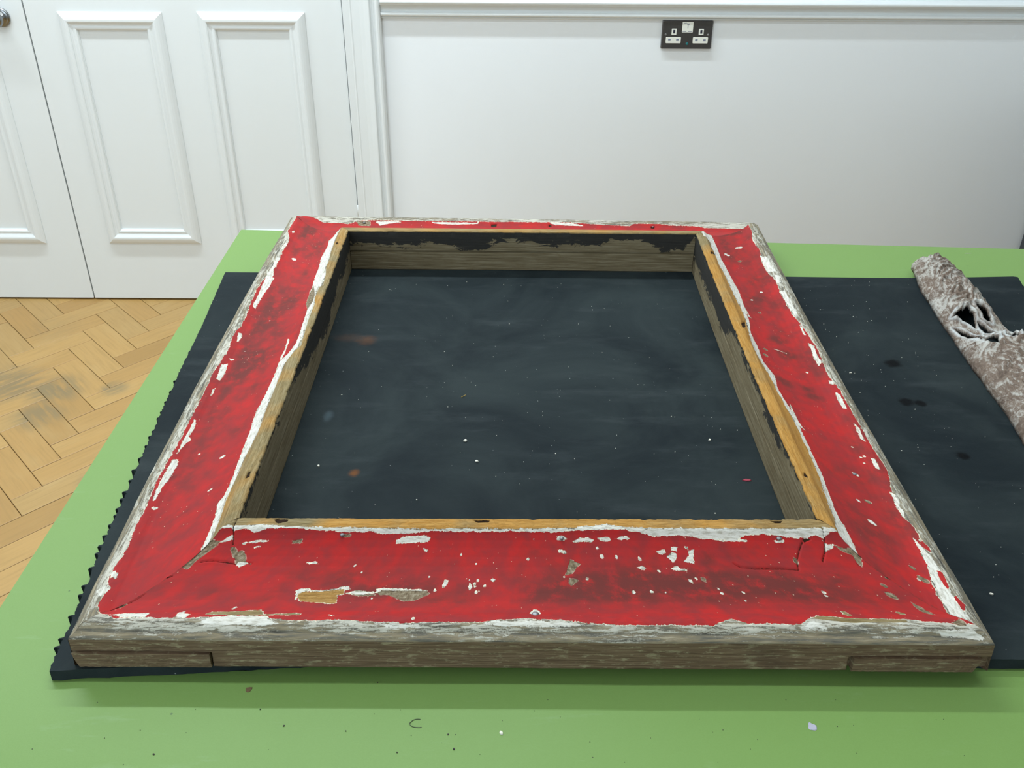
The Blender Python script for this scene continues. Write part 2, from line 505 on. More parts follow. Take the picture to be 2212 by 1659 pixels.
pl = plate('face_plate', SX, SZ, 0.1425, 0.0765, 0.003, 0.0, 0.0105, PLATE, sk, 0.0022)
for dx_ in (-0.0372, 0.0396):
    ear = plate('earth_shutter', SX + dx_, 0.8612, 0.0138, 0.0165, 0.0012, 0.0100, 0.0112, PLASTIC, sk, 0.0003)
    plate('earth_slot', SX + dx_, 0.8614, 0.0058, 0.0098, 0.0006, 0.0110, 0.0115, SLOT, ear, 0.0001)
    ins = plate('pin_insert', SX + dx_ - 0.0004, 0.8384, 0.0428, 0.0172, 0.0022, 0.0100, 0.0114, PLASTIC, sk, 0.0004)
    for e_ in (-0.0116, 0.0112):
        plate('pin_slot', SX + dx_ + e_, 0.8388, 0.0072, 0.0048, 0.0006, 0.0112, 0.0117, GSLOT, ins, 0.0001)
lab = plate('sticker', SX + 0.0001, 0.8735, 0.0306, 0.0282, 0.0006, 0.0104, 0.0109, PLASTIC, sk, 0.0001)
# faint print on the sticker: two rocker outlines and a tick
for (a, b, w, h) in ((-0.0072, 0.0105, 0.0050, 0.0016), (-0.0088, 0.0118, 0.0018, 0.0022), (-0.0052, 0.0120, 0.0018, 0.0026), (0.0008, 0.004, 0.0016, 0.0120), (0.0030, 0.0085, 0.0014, 0.0050), (-0.0015, 0.0100, 0.0014, 0.0046), (-0.0085, -0.0103, 0.0105, 0.0016), (0.0072, -0.0103, 0.0110, 0.0016)):
    plate('printed_mark', SX + a, 0.8735 + b - 0.001, w, h, 0.0004, 0.0107, 0.01105, GSLOT, lab, 0.00005)
bm = bmesh.new(); add_lathe(bm, [(0.0036, 0.0), (0.0036, 0.0013), (0.002, 0.0018)], (0.0022, -0.0100, 0.8285 - SZ), 'Y', 18); bm_obj('neon_lamp', bm, TEAL, sk)
for dx_ in (-0.0605, 0.0598):
    bm = bmesh.new(); add_lathe(bm, [(0.0028, 0.0), (0.0028, 0.0006), (0.0018, 0.0010)], (dx_, -0.0101, 0.0008), 'Y', 16); bm_obj('screw', bm, STEEL, sk)

# ------------------------------------------------------------------ table
tb = empty('table', (0.7, 0.35, 0), 'large work table with a bright green laminate top under the black mat', 'table')
TXA, TXB = -0.1075, 1.75
TYB0, TYB1 = 1.0245, 0.955
bm = bmesh.new()
top2d = [(TXA, -0.42), (TXB, -0.42), (TXB, TYB0 + (TYB1 - TYB0) * (TXB - TXA) / (1.40 - TXA)), (TXA, TYB0)]
lo = [bm.verts.new((x - 0.7, y - 0.35, ZT - 0.028)) for x, y in top2d]
hi = [bm.verts.new((x - 0.7, y - 0.35, ZT)) for x, y in top2d]
bm.faces.new(hi); bm.faces.new(lo[::-1])
for i in range(4):
    j = (i + 1) % 4
    bm.faces.new((lo[i], lo[j], hi[j], hi[i]))
bmesh.ops.bevel(bm, geom=[e for e in bm.edges if abs(e.verts[0].co.z - e.verts[1].co.z) < 1e-5 and e.verts[0].co.z > ZT - 0.001], offset=0.0015, segments=2, affect='EDGES')
bm_obj('tabletop', bm, GREEN, tb)
for (x0, x1, y0, y1) in ((-0.05, 1.69, -0.36, -0.335), (-0.05, 1.69, 0.86, 0.885), (-0.05, -0.025, -0.335, 0.86), (1.665, 1.69, -0.335, 0.86)):
    loc_box('apron', tb, x0, x1, y0, y1, ZT - 0.10, ZT - 0.0282, GREENEDGE)
for (x, y) in ((-0.04, -0.35), (1.68, -0.35), (-0.04, 0.875), (1.68, 0.875)):
    loc_box('leg', tb, x - 0.022, x + 0.022, y - 0.022, y + 0.022, 0.0005, ZT - 0.1002 if False else ZT - 0.0284, STEEL, 0.003)

# ------------------------------------------------------------------ black rubber mat with a torn left edge
rng = random.Random(21)
left_edge = [(-0.0192, -0.006), (-0.0207, -0.002), (-0.0225, 0.03), (-0.0250, 0.0619), (-0.0268, 0.084), (-0.0284, 0.1022), (-0.0309, 0.126), (-0.0341, 0.1526), (-0.0359, 0.1762), (-0.0381, 0.2115), (-0.0405, 0.2549), (-0.0453, 0.3081), (-0.0482, 0.3521), (-0.0548, 0.4383), (-0.0609, 0.5306), (-0.0653, 0.6266), (-0.0781, 0.7953), (-0.0791, 0.8162)]
ly = [p[1] for p in left_edge]; lx = [p[0] for p in left_edge]
outline = []
y = -0.006
tooth = 0.0
while y < 0.8162:
    x = float(np.interp(y, ly, lx))
    rough_ = 0.0006 if y > 0.56 else 0.0010
    outline.append((x + rng.uniform(-rough_, rough_), y))
    step = rng.uniform(0.0022, 0.0042)
    if 0.02 < y < 0.50 and tooth <= 0:
        # little hooked tag left by the torn edge
        ln = rng.uniform(0.002, 0.0052) * (1.0 if y < 0.32 else 0.55)
        w = rng.uniform(0.0018, 0.0032)
        outline += [(x - ln * 0.6, y + w * 0.2), (x - ln, y - w * 0.35), (x - ln * 0.95, y + w * 0.5), (x - ln * 0.45, y + w * 0.9)]
        tooth = rng.uniform(0.009, 0.028)
        step = w * 1.2
    tooth -= step
    y += step
outline += [(-0.0791, 0.8162), (0.09, 0.8165), (0.13, 0.836), (0.40, 0.8370), (0.68, 0.8345), (0.72, 0.8150), (0.8208, 0.8138), (0.9683, 0.8112), (1.08, 0.8140), (1.186, 0.8207), (1.1925, 0.8185), (1.187, 0.79), (1.180, 0.70), (1.178, 0.40), (1.172, 0.0195)]
FRX = [-0.02, 0.10, 0.20, 0.30, 0.45, 0.66, 0.775, 0.80, 1.18]; FRY = [-0.006, 0.003, 0.0110, 0.024, 0.034, 0.034, 0.0165, 0.0140, 0.0195]
x = 1.172
while x > -0.012:
    x -= rng.uniform(0.004, 0.012)
    outline.append((x, float(np.interp(x, FRX, FRY)) + rng.uniform(-0.0003, 0.0003)))
outline = outline[:-1] + [(-0.012, -0.0058)]
bm = bmesh.new()
hi = [bm.verts.new((x, y, ZM)) for x, y in outline]
lo = [bm.verts.new((x + rng.uniform(-0.0008, 0.0008), y + rng.uniform(-0.0006, 0.0006), ZT + 0.0003)) for x, y in outline]
n = len(hi)
from mathutils.geometry import tessellate_polygon
for tri in tessellate_polygon([[Vector((a, b, 0)) for a, b in outline]]):
    bm.faces.new([hi[i] for i in tri]); bm.faces.new([lo[i] for i in tri[::-1]])
for i in range(n):
    j = (i + 1) % n
    bm.faces.new((lo[i], lo[j], hi[j], hi[i]))
bm_obj('rubber_mat', bm, RUBBER, label='dusty black rubber mat with a torn left edge lying on the green table', cat='mat')

# ------------------------------------------------------------------ the old picture frame
PROF=np.array([(-0.9,0),(-0.7,3),(-0.3,12),(0.1,28),(0.0,30.0),(0.6,31.6),(2.5,33.2),(6,35),(8,37.6),(11,40),(14,41),(19,41),(23,39.8),(29,37.6),(36,36.4),(44,36.4),(53,37.6),(62,39.4),(72,41.8),(81,44.6),(90,48.5),(98,53.0),(104,57.2),(108,61.0),(110.5,64.2),(112.5,65.7),(117,66.4),(123.6,66.7),(124.8,66.2),(125.2,64.5),(125.4,40),(125.5,0)])/1000
ARC=np.concatenate([[0],np.cumsum(np.hypot(*np.diff(PROF,axis=0).T))])
def prof(s): return np.interp(s,ARC,PROF[:,0]),np.interp(s,ARC,PROF[:,1])
OC=dict(FL=(.0008,.0010),FR=(.7978,.0015),BR=(.7997,.9525),BL=(-.0016,.9690))
IC=dict(FL=(.1225,.1226),FR=(.6722,.1262),BR=(.6704,.8282),BL=(.1212,.8308))
# name: start corner, end corner, length, outer bow vec, inner bow vec
RAILS=dict(front=('FL','FR',.80,(0,0),(0,-.0005)),back=('BL','BR',.80,(0,.0012),(0,.0005)),
           left=('FL','BL',.96,(-.0072,0),(.001,0)),right=('FR','BR',.96,(-.0046,0),(-.0026,0)))
def rail_xyz(name,t,s):
    a,b,L,bo,bi=RAILS[name]
    t=np.asarray(t,float); s=np.asarray(s,float)
    d,z=prof(s); k=d/.125
    bow=4*t*(1-t)
    O=[OC[a][i]+(OC[b][i]-OC[a][i])*t+bo[i]*bow for i in (0,1)]
    I=[IC[a][i]+(IC[b][i]-IC[a][i])*t+bi[i]*bow for i in (0,1)]
    return O[0]+(I[0]-O[0])*k,O[1]+(I[1]-O[1])*k,z

FEAT=[["front","B",[[-8.0,152.8],[-8.0,150.8],[-0.8,142.8],[12.0,141.3],[12.0,135.3],[8.0,131.3],[6.4,126.3],[9.6,113.3],[0.8,114.8],[-0.8,127.8],[-2.4,134.3],[-5.6,139.3],[-8.0,146.3]]],["front","B",[[31.2,135.3],[35.2,136.3],[44.8,131.3],[49.6,132.3],[56.0,129.8],[67.2,121.3],[66.4,116.8],[58.4,118.8],[51.2,123.8],[43.2,127.8]]],["front","B",[[101.6,142.3],[112.8,143.8],[114.4,139.8],[104.0,139.8]]],["front","B",[[162.4,147.8],[168.0,148.8],[172.8,147.8],[172.8,146.3],[164.8,145.8]]],["front","D",[[0.8,166.8],[10.4,158.8],[19.2,150.8],[26.4,142.8],[32.0,137.8]]],["front","D",[[14.4,120.8],[22.4,122.3],[31.2,121.8],[44.0,120.8],[58.4,118.8]]],["front","D",[[67.2,119.3],[72.8,119.8],[76.0,118.8]]],["front","W",[[-5.6,152.3],[0.8,155.3],[11.2,155.3],[16.8,153.8],[11.2,154.3],[2.4,153.8],[-1.6,151.3]]],["front","W",[[12.8,140.3],[18.4,145.8],[20.8,147.8],[25.6,142.8],[21.6,141.3]]],["front","W",[[60.8,116.8],[57.6,120.3],[60.8,121.3],[68.0,120.3],[75.2,119.3],[70.4,119.3],[68.0,116.8],[65.6,115.8]]],["front","W",[[40.8,139.8],[56.0,142.3],[72.8,142.3],[70.4,140.8],[56.0,140.3],[44.0,138.8]]],["front","W",[[60.0,135.8],[64.8,137.8],[67.2,135.8],[61.6,134.8]]],["front","W",[[139.2,120.8],[149.6,121.3],[152.0,119.8],[143.2,118.8]]],["front","W",[[161.6,80.4],[153.6,90.4],[158.4,92.4],[168.0,91.9],[172.0,90.4],[182.4,90.4],[196.0,92.4],[198.4,94.9],[205.6,95.4],[210.4,92.4],[208.8,90.9],[202.4,91.9],[183.2,88.9],[165.6,89.9],[159.2,86.9],[163.2,80.4]]],["front","W",[[111.2,67.4],[112.0,70.9],[114.4,69.4],[113.6,66.4]]],["front","W",[[72.8,54.4],[69.6,59.4],[72.0,63.4],[76.0,57.9],[83.2,56.4],[85.6,51.9],[79.2,50.4]]],["front","W",[[210.4,57.4],[213.6,57.4],[220.0,54.4],[216.0,54.4]]],["front","W",[[108.8,52.4],[126.4,54.9],[157.6,54.4],[161.6,49.9],[147.2,48.9],[112.8,48.4]]],["front","H",[[158.4,86.9],[165.6,89.9],[181.6,89.4],[203.2,92.4],[207.2,86.4],[200.8,85.4],[207.2,75.4],[200.0,74.9],[170.4,77.4],[164.0,80.4]]],["front","L",[[97.6,56.4],[97.6,62.4],[111.2,62.4],[140.8,66.4],[146.4,62.9],[150.4,58.4],[179.2,60.4],[184.0,59.4],[185.6,56.4],[153.6,55.4],[118.4,55.4]]],["front","B",[[208.0,87.9],[244.0,85.9],[237.6,90.9],[290.4,91.4],[295.2,87.4],[282.4,79.9],[272.8,78.9],[252.0,86.4],[224.0,84.4]]],["front","B",[[448.8,124.8],[460.0,120.8],[455.2,117.3],[448.0,110.3],[440.0,108.3],[445.6,118.8]]],["front","B",[[444.0,104.9],[453.6,103.9],[452.0,101.4],[444.8,97.4],[442.4,99.4]]],["front","W",[[236.8,91.9],[241.6,93.4],[290.4,91.9],[291.2,90.9],[243.2,90.9],[240.8,88.4],[224.8,85.9],[208.0,87.4],[218.4,90.4],[239.2,88.4]]],["front","W",[[232.0,142.8],[239.2,146.3],[266.4,147.3],[274.4,145.8],[272.8,141.3],[260.0,140.8],[233.6,139.8]]],["front","W",[[268.8,135.3],[276.0,133.3],[274.4,130.8],[272.0,132.8]]],["front","W",[[435.2,146.8],[442.4,147.8],[448.0,145.3],[441.6,142.8],[435.2,143.8]]],["front","W",[[455.2,141.8],[463.2,145.3],[472.0,146.3],[481.6,143.8],[479.2,141.8],[468.8,142.8]]],["front","W",[[487.2,145.3],[500.0,146.8],[505.6,144.3],[498.4,142.3],[490.4,143.8]]],["front","W",[[509.6,145.3],[524.0,147.8],[528.0,145.3],[516.0,143.8]]],["front","W",[[435.2,134.8],[444.0,133.3],[445.6,130.8],[436.0,131.8]]],["front","W",[[556.0,132.8],[566.4,134.8],[567.2,131.8],[559.2,129.8]]],["front","W",[[575.2,137.3],[584.0,137.3],[580.8,133.3],[575.2,134.3]]],["front","W",[[565.6,127.8],[574.4,131.8],[579.2,130.3],[574.4,124.3],[568.8,121.8],[567.2,125.8]]],["front","W",[[524.8,116.8],[531.2,118.3],[536.0,116.3],[529.6,114.8]]],["front","W",[[564.0,115.8],[572.0,118.3],[574.4,115.8],[582.4,114.3],[567.2,113.8]]],["front","W",[[305.6,95.9],[306.4,102.4],[311.2,102.4],[309.6,95.9],[307.2,94.4]]],["front","W",[[333.6,95.9],[334.4,99.9],[338.4,94.9],[336.0,91.9]]],["front","W",[[356.8,102.4],[359.2,104.9],[362.4,103.4],[360.0,100.9]]],["front","W",[[436.8,106.4],[440.8,109.3],[438.4,105.9]]],["front","W",[[356.8,46.4],[364.0,48.9],[424.0,49.4],[446.4,45.9],[408.8,43.9],[372.0,44.4]]],["front","W",[[259.2,46.4],[298.4,44.4],[302.4,42.4],[275.2,42.9]]],["front","Wo",[337.6,119.8,1.4]],["front","Wo",[342.4,102.9,1.6]],["front","Wo",[340.0,98.9,1.2]],["front","Wo",[340.8,95.4,0.7]],["front","Wo",[351.2,96.9,1.5]],["front","Wo",[343.2,89.4,1.6]],["front","Wo",[346.4,90.9,0.7]],["front","Wo",[329.6,103.9,1.0]],["front","Wo",[333.6,102.9,1.0]],["front","Wo",[398.4,125.3,1.2]],["front","Wo",[463.2,104.4,1.2]],["front","Wo",[532.0,125.8,1.7]],["front","Wo",[504.8,127.3,1.5]],["front","Wo",[484.0,136.3,1.4]],["front","Wo",[487.2,127.8,2.0]],["front","Wo",[548.0,112.8,1.5]],["front","Wo",[576.8,102.4,1.6]],["front","Wo",[508.8,89.9,1.6]],["front","Wo",[528.0,90.9,1.4]],["front","Wo",[542.4,89.9,0.7]],["front","Wo",[196.8,117.8,1.4]],["front","Wo",[317.6,129.3,1.0]],["front","Wo",[288.0,105.9,1.0]],["front","Wo",[299.2,91.4,1.6]],["front","Wo",[238.4,81.9,1.0]],["front","Wo",[209.6,110.8,0.8]],["front","Wo",[406.4,144.3,1.0]],["front","Wo",[292.0,51.9,1.7]],["front","Wo2",[[398.4,61.9],[400.8,66.4],[404.0,67.9],[408.0,66.9],[409.6,61.4],[404.0,59.4]]],["front","D",[[640.8,121.3],[645.6,117.8],[660.0,116.3],[688.8,116.3],[709.6,115.3]]],["front","D",[[710.4,115.3],[719.2,124.8],[736.0,136.3],[746.4,142.8]]],["front","D",[[784.8,155.8],[777.6,145.8],[765.6,134.8],[748.8,123.8]]],["front","D",[[786.4,121.3],[788.0,118.3]]],["front","K",[[612.8,130.8],[627.2,131.3],[619.2,121.3],[607.2,115.8],[601.6,121.3]]],["front","K",[[734.4,109.3],[755.2,107.8],[740.8,96.9],[722.4,94.9]]],["front","K",[[575.2,92.4],[607.2,94.4],[601.6,87.9],[576.0,87.9]]],["front","D2",[[748.8,145.8],[755.2,146.8],[760.0,145.3],[748.0,142.3]]],["front","B",[[782.4,139.3],[790.4,136.8],[801.6,136.3],[800.8,128.3],[788.8,118.8],[788.0,123.3],[792.8,129.8],[784.8,134.3]]],["front","B",[[718.4,127.8],[721.6,126.3],[716.8,121.3],[713.6,122.8]]],["front","B",[[786.4,80.4],[787.2,76.4],[786.4,68.9],[784.8,63.4],[780.8,65.4],[779.2,68.4],[782.4,75.4]]],["front","B",[[782.4,50.9],[796.8,55.9],[791.2,47.4],[784.0,47.9]]],["front","W",[[774.4,139.3],[783.2,140.3],[776.8,136.3],[765.6,133.8],[773.6,142.3],[772.8,144.8]]],["front","W",[[711.2,143.3],[724.8,144.3],[720.8,141.8],[711.2,141.8]]],["front","W",[[640.8,143.3],[669.6,144.8],[678.4,143.8],[674.4,142.8]]],["front","W",[[592.0,136.8],[597.6,137.3],[595.2,135.3]]],["front","W",[[583.2,123.3],[592.8,128.3],[596.0,133.3],[603.2,134.8],[597.6,128.3],[593.6,120.8],[584.8,122.8]]],["front","W",[[639.2,43.4],[656.0,51.4],[661.6,48.9],[661.6,43.9]]],["front","W",[[760.8,42.9],[792.0,44.4],[796.0,37.4],[790.4,35.9],[760.8,38.4]]],["front","L",[[658.4,55.4],[668.8,60.9],[706.4,55.4],[744.0,54.4],[742.4,50.9],[692.8,49.9],[667.2,53.4]]],["front","Wo",[576.8,102.4,1.6]],["front","Wo",[584.8,105.4,1.2]],["front","Wo",[709.6,90.9,1.2]],["front","Wo",[707.2,86.9,1.2]],["front","Wo",[618.4,81.4,1.2]],["front","Wo",[600.8,89.4,1.2]],["front","Wo",[600.8,94.4,1.0]],["front","Wo",[624.0,90.4,0.8]],["front","Lo",[701.6,66.9,2.4]],["front","Lo",[700.8,63.4,3.2]],["front","Lo",[753.6,65.9,2.4]],["front","Lo",[756.0,65.4,2.4]],["front","Bo",[592.8,104.4,2.4]],["front","Bo",[799.2,106.8,1.6]],["front","Bo",[784.0,98.4,2.4]],["front","Bo",[776.8,87.9,4.0]],["front","W",[[11.2,54.4],[24.8,56.9],[44.0,57.9],[48.8,51.4],[26.4,50.9],[19.2,53.4]]],["front","W",[[101.6,45.9],[107.2,50.9],[160.0,51.4],[173.6,45.4],[150.4,43.9],[132.0,44.9],[114.4,42.9]]],["front","B",[[0.8,128.3],[7.2,135.8],[13.6,137.3],[11.2,134.3],[4.8,113.8],[0.8,115.3]]],["front","B",[[-4.8,71.4],[2.4,73.4],[4.0,67.4]]],["front","D",[[-2.4,58.9],[0.8,67.4],[2.4,73.4],[2.4,84.9]]],["front","D",[[-2.4,102.9],[3.2,105.4]]],["front","M",[[94.4,106.8],[98.4,106.8],[109.6,97.9],[108.0,95.9]]],["front","D2",[[52.8,165.8],[56.0,167.8],[71.2,166.8],[75.2,162.3],[67.2,159.8],[59.2,162.3]]],["front","D2",[[324.0,165.3],[340.0,166.3],[347.2,165.3],[345.6,162.3],[332.0,161.8]]],["front","D2",[[729.6,165.8],[748.8,166.3],[740.0,162.3],[731.2,162.3]]],["left","W",[[537.6,57.4],[538.6,61.4],[525.1,63.4],[513.6,60.9],[528.0,58.4]]],["left","W",[[469.4,61.4],[468.5,67.9],[463.7,64.9]]],["left","W",[[449.3,56.9],[455.0,62.9],[432.0,64.9],[411.8,62.9],[414.7,59.4],[433.0,57.9]]],["left","W",[[388.8,60.4],[393.6,62.4],[381.1,62.9],[373.4,61.9]]],["left","W",[[318.7,56.9],[317.8,59.4],[301.4,61.4],[285.1,59.9],[277.4,63.4],[269.8,60.4],[249.6,56.9],[269.8,56.4],[283.2,56.4],[300.5,57.4]]],["left","W",[[237.1,55.9],[239.0,60.4],[227.5,62.4],[196.8,60.4],[182.4,57.9],[165.1,57.9],[161.3,55.4],[176.6,54.9],[203.5,54.4],[224.6,55.4]]],["left","W",[[152.6,57.4],[152.6,62.4],[148.8,63.9],[147.8,59.9]]],["left","W",[[510.7,131.3],[504.0,135.3],[458.9,136.3],[438.7,135.3],[444.5,131.8],[472.3,133.8]]],["left","Wo",[214.1,108.3,2.8]],["left","Wo",[243.8,78.9,1.3]],["left","Wo",[144.0,110.3,1.8]],["left","Wo",[493.4,75.9,1.0]],["left","Wo",[587.5,89.4,1.0]],["left","Wo",[414.7,32.0,0.7]],["left","Ko",[411.8,70.4,8.0]],["left","Ko",[300.5,74.9,5.8]],["left","Ko",[342.7,70.9,2.5]],["left","Ko",[205.4,65.9,5.3]],["left","W",[[57.6,49.4],[59.5,52.4],[52.8,56.4],[46.1,55.9],[50.9,52.4]]],["left","W",[[43.2,42.9],[37.4,52.4],[32.6,55.9],[25.9,50.4]]],["left","Wo",[813.1,80.4,4.1]],["left","Wo",[967.7,128.8,2.8]],["left","W",[[901.4,54.9],[909.1,57.9],[903.4,59.4],[896.6,57.4]]],["left","W",[[831.4,53.4],[853.4,55.9],[849.6,58.4],[836.2,57.9],[826.6,55.4]]],["left","W",[[790.1,55.9],[797.8,58.4],[792.0,60.4],[780.5,59.4],[762.2,60.4],[750.7,58.9],[730.6,63.4],[702.7,65.4],[674.9,63.9],[653.8,62.9],[644.2,61.4],[658.6,57.9],[693.1,55.4],[725.8,54.4],[758.4,55.9],[777.6,54.4]]],["left","W",[[717.1,57.4],[728.6,65.9],[690.2,63.9],[636.5,62.4],[616.3,61.9],[620.2,57.4],[652.8,57.4],[691.2,55.4]]],["left","D2",[[881.3,154.3],[889.0,156.3],[881.3,159.8],[873.6,157.3]]],["left","B",[[630.7,138.3],[671.0,137.3],[703.7,138.3],[644.2,154.3],[614.4,155.8],[593.3,149.3]]],["left","D2",[[106.6,159.3],[109.4,161.8],[92.2,162.8],[92.2,159.3]]],["left","D2",[[271.7,176.3],[301.4,185.7],[292.8,188.2]]],["right","W",[[831.4,61.4],[817.0,53.9],[756.5,49.9],[768.0,62.4],[794.9,62.9]]],["right","W",[[695.0,59.4],[688.3,53.4],[617.3,50.4],[601.0,54.4],[632.6,57.9]]],["right","W",[[527.0,57.9],[515.5,52.9],[491.5,55.4],[474.2,53.9],[463.7,59.4],[486.7,60.4],[502.1,58.4]]],["right","W",[[398.4,56.4],[387.8,53.4],[357.1,54.4],[358.1,58.4],[379.2,58.9]]],["right","W",[[324.5,55.9],[313.9,53.4],[286.1,54.4],[292.8,57.4]]],["right","W",[[253.4,57.9],[250.6,54.4],[230.4,54.9],[233.3,58.4]]],["right","W",[[583.7,56.4],[573.1,54.9],[547.2,55.9],[553.0,57.9]]],["right","W",[[749.8,54.9],[739.2,48.9],[719.0,51.4],[720.0,58.4]]],["right","W",[[506.9,109.8],[506.9,103.4],[500.2,92.4],[505.0,101.9]]],["right","W",[[335.0,124.8],[313.0,124.8],[287.0,124.3],[269.8,120.3],[276.5,126.8],[304.3,128.8]]],["right","W",[[824.6,130.8],[752.6,129.8],[705.6,124.8],[745.0,131.3]]],["right","W",[[639.4,127.3],[602.9,124.3],[605.8,127.8]]],["right","W",[[425.3,57.4],[422.4,52.9],[413.8,54.9],[418.6,57.9]]],["right","Wo",[892.8,91.4,3.5]],["right","Wo",[890.9,85.4,3.6]],["right","Wo",[869.8,118.3,3.2]],["right","Wo",[864.0,114.3,3.2]],["right","Wo",[707.5,85.9,2.7]],["right","Wo",[676.8,107.8,2.1]],["right","Wo",[450.2,77.4,2.0]],["right","Wo",[253.4,66.9,1.5]],["right","Wo",[256.3,62.9,2.0]],["right","Wo",[211.2,81.9,2.8]],["right","Wo",[273.6,69.9,1.0]],["right","Wo",[241.9,66.4,1.2]],["right","Bo",[835.2,97.9,3.5]],["right","Bo",[630.7,103.9,2.5]],["right","Bo",[496.3,123.3,3.7]],["right","Bo",[473.3,128.3,4.0]],["right","Ko",[684.5,95.4,14.5]],["right","Ko",[495.4,93.4,15.7]],["right","Ko",[541.4,95.9,13.8]],["right","Ko",[402.2,117.8,12.2]],["right","Ko",[384.0,84.9,10.2]],["right","Ko",[402.2,87.9,8.5]],["right","K",[[969.6,127.8],[969.6,90.4],[957.1,62.9],[944.6,67.9],[952.3,104.9],[967.7,118.8]]],["right","W",[[190.1,57.4],[184.3,54.4],[167.0,56.4],[150.7,55.4],[145.0,58.4],[160.3,58.9],[177.6,57.9]]],["right","W",[[111.4,59.4],[101.8,56.9],[90.2,54.4],[69.1,52.9],[33.6,53.9],[13.4,51.9],[-2.9,53.4],[-2.9,44.9],[-7.7,57.9],[-1.9,63.4],[47.0,63.4],[67.2,60.4]]],["right","W",[[39.4,75.9],[46.1,71.9],[46.1,69.4],[36.5,74.4]]],["right","R",[[65.3,55.4],[66.2,51.4],[46.1,52.4],[39.4,55.4],[54.7,56.9]]],["right","R",[[35.5,51.9],[28.8,49.9],[25.9,46.4],[13.4,51.9],[25.0,53.9]]],["right","R",[[113.3,53.9],[100.8,49.9],[93.1,51.9],[99.8,56.4]]],["right","Bo",[157.4,84.4,3.2]],["right","Bo",[43.2,70.4,4.2]],["right","Bo",[56.6,74.4,2.5]],["right","Wo",[111.4,91.9,3.4]],["right","Wo",[147.8,94.9,2.0]],["right","D2",[[854.4,156.8],[863.0,145.8],[851.5,143.3],[841.9,157.3]]],["right","D2",[[546.2,155.8],[577.9,140.3],[548.2,145.3],[528.0,156.8]]],["right","D2",[[112.3,159.8],[105.6,157.3],[97.9,159.3],[98.9,162.3]]],["back","W",[[132.0,61.4],[172.8,59.9],[180.8,61.9],[166.4,63.4],[151.2,66.9],[134.4,72.4],[136.0,66.4]]],["back","W",[[229.6,60.4],[316.0,61.4],[320.0,57.9],[319.2,63.4],[281.6,65.9],[248.0,65.4]]],["back","W",[[446.4,57.9],[487.2,58.4],[513.6,65.9],[458.4,63.4]]],["back","W",[[656.8,58.9],[708.8,61.9],[657.6,60.4]]],["back","D2",[[341.6,62.9],[352.8,62.9],[350.4,72.4],[341.6,72.9]]],["back","D2",[[446.4,62.4],[451.2,62.4],[452.0,68.9],[447.2,69.4]]],["back","D2",[[631.2,63.4],[637.6,62.9],[640.8,68.9],[634.4,69.4]]],["back","D2",[[109.6,62.4],[115.2,62.9],[113.6,65.4],[108.0,65.4]]],["back","B",[[100.0,59.4],[124.0,60.9],[116.0,74.4],[95.2,73.4]]]]
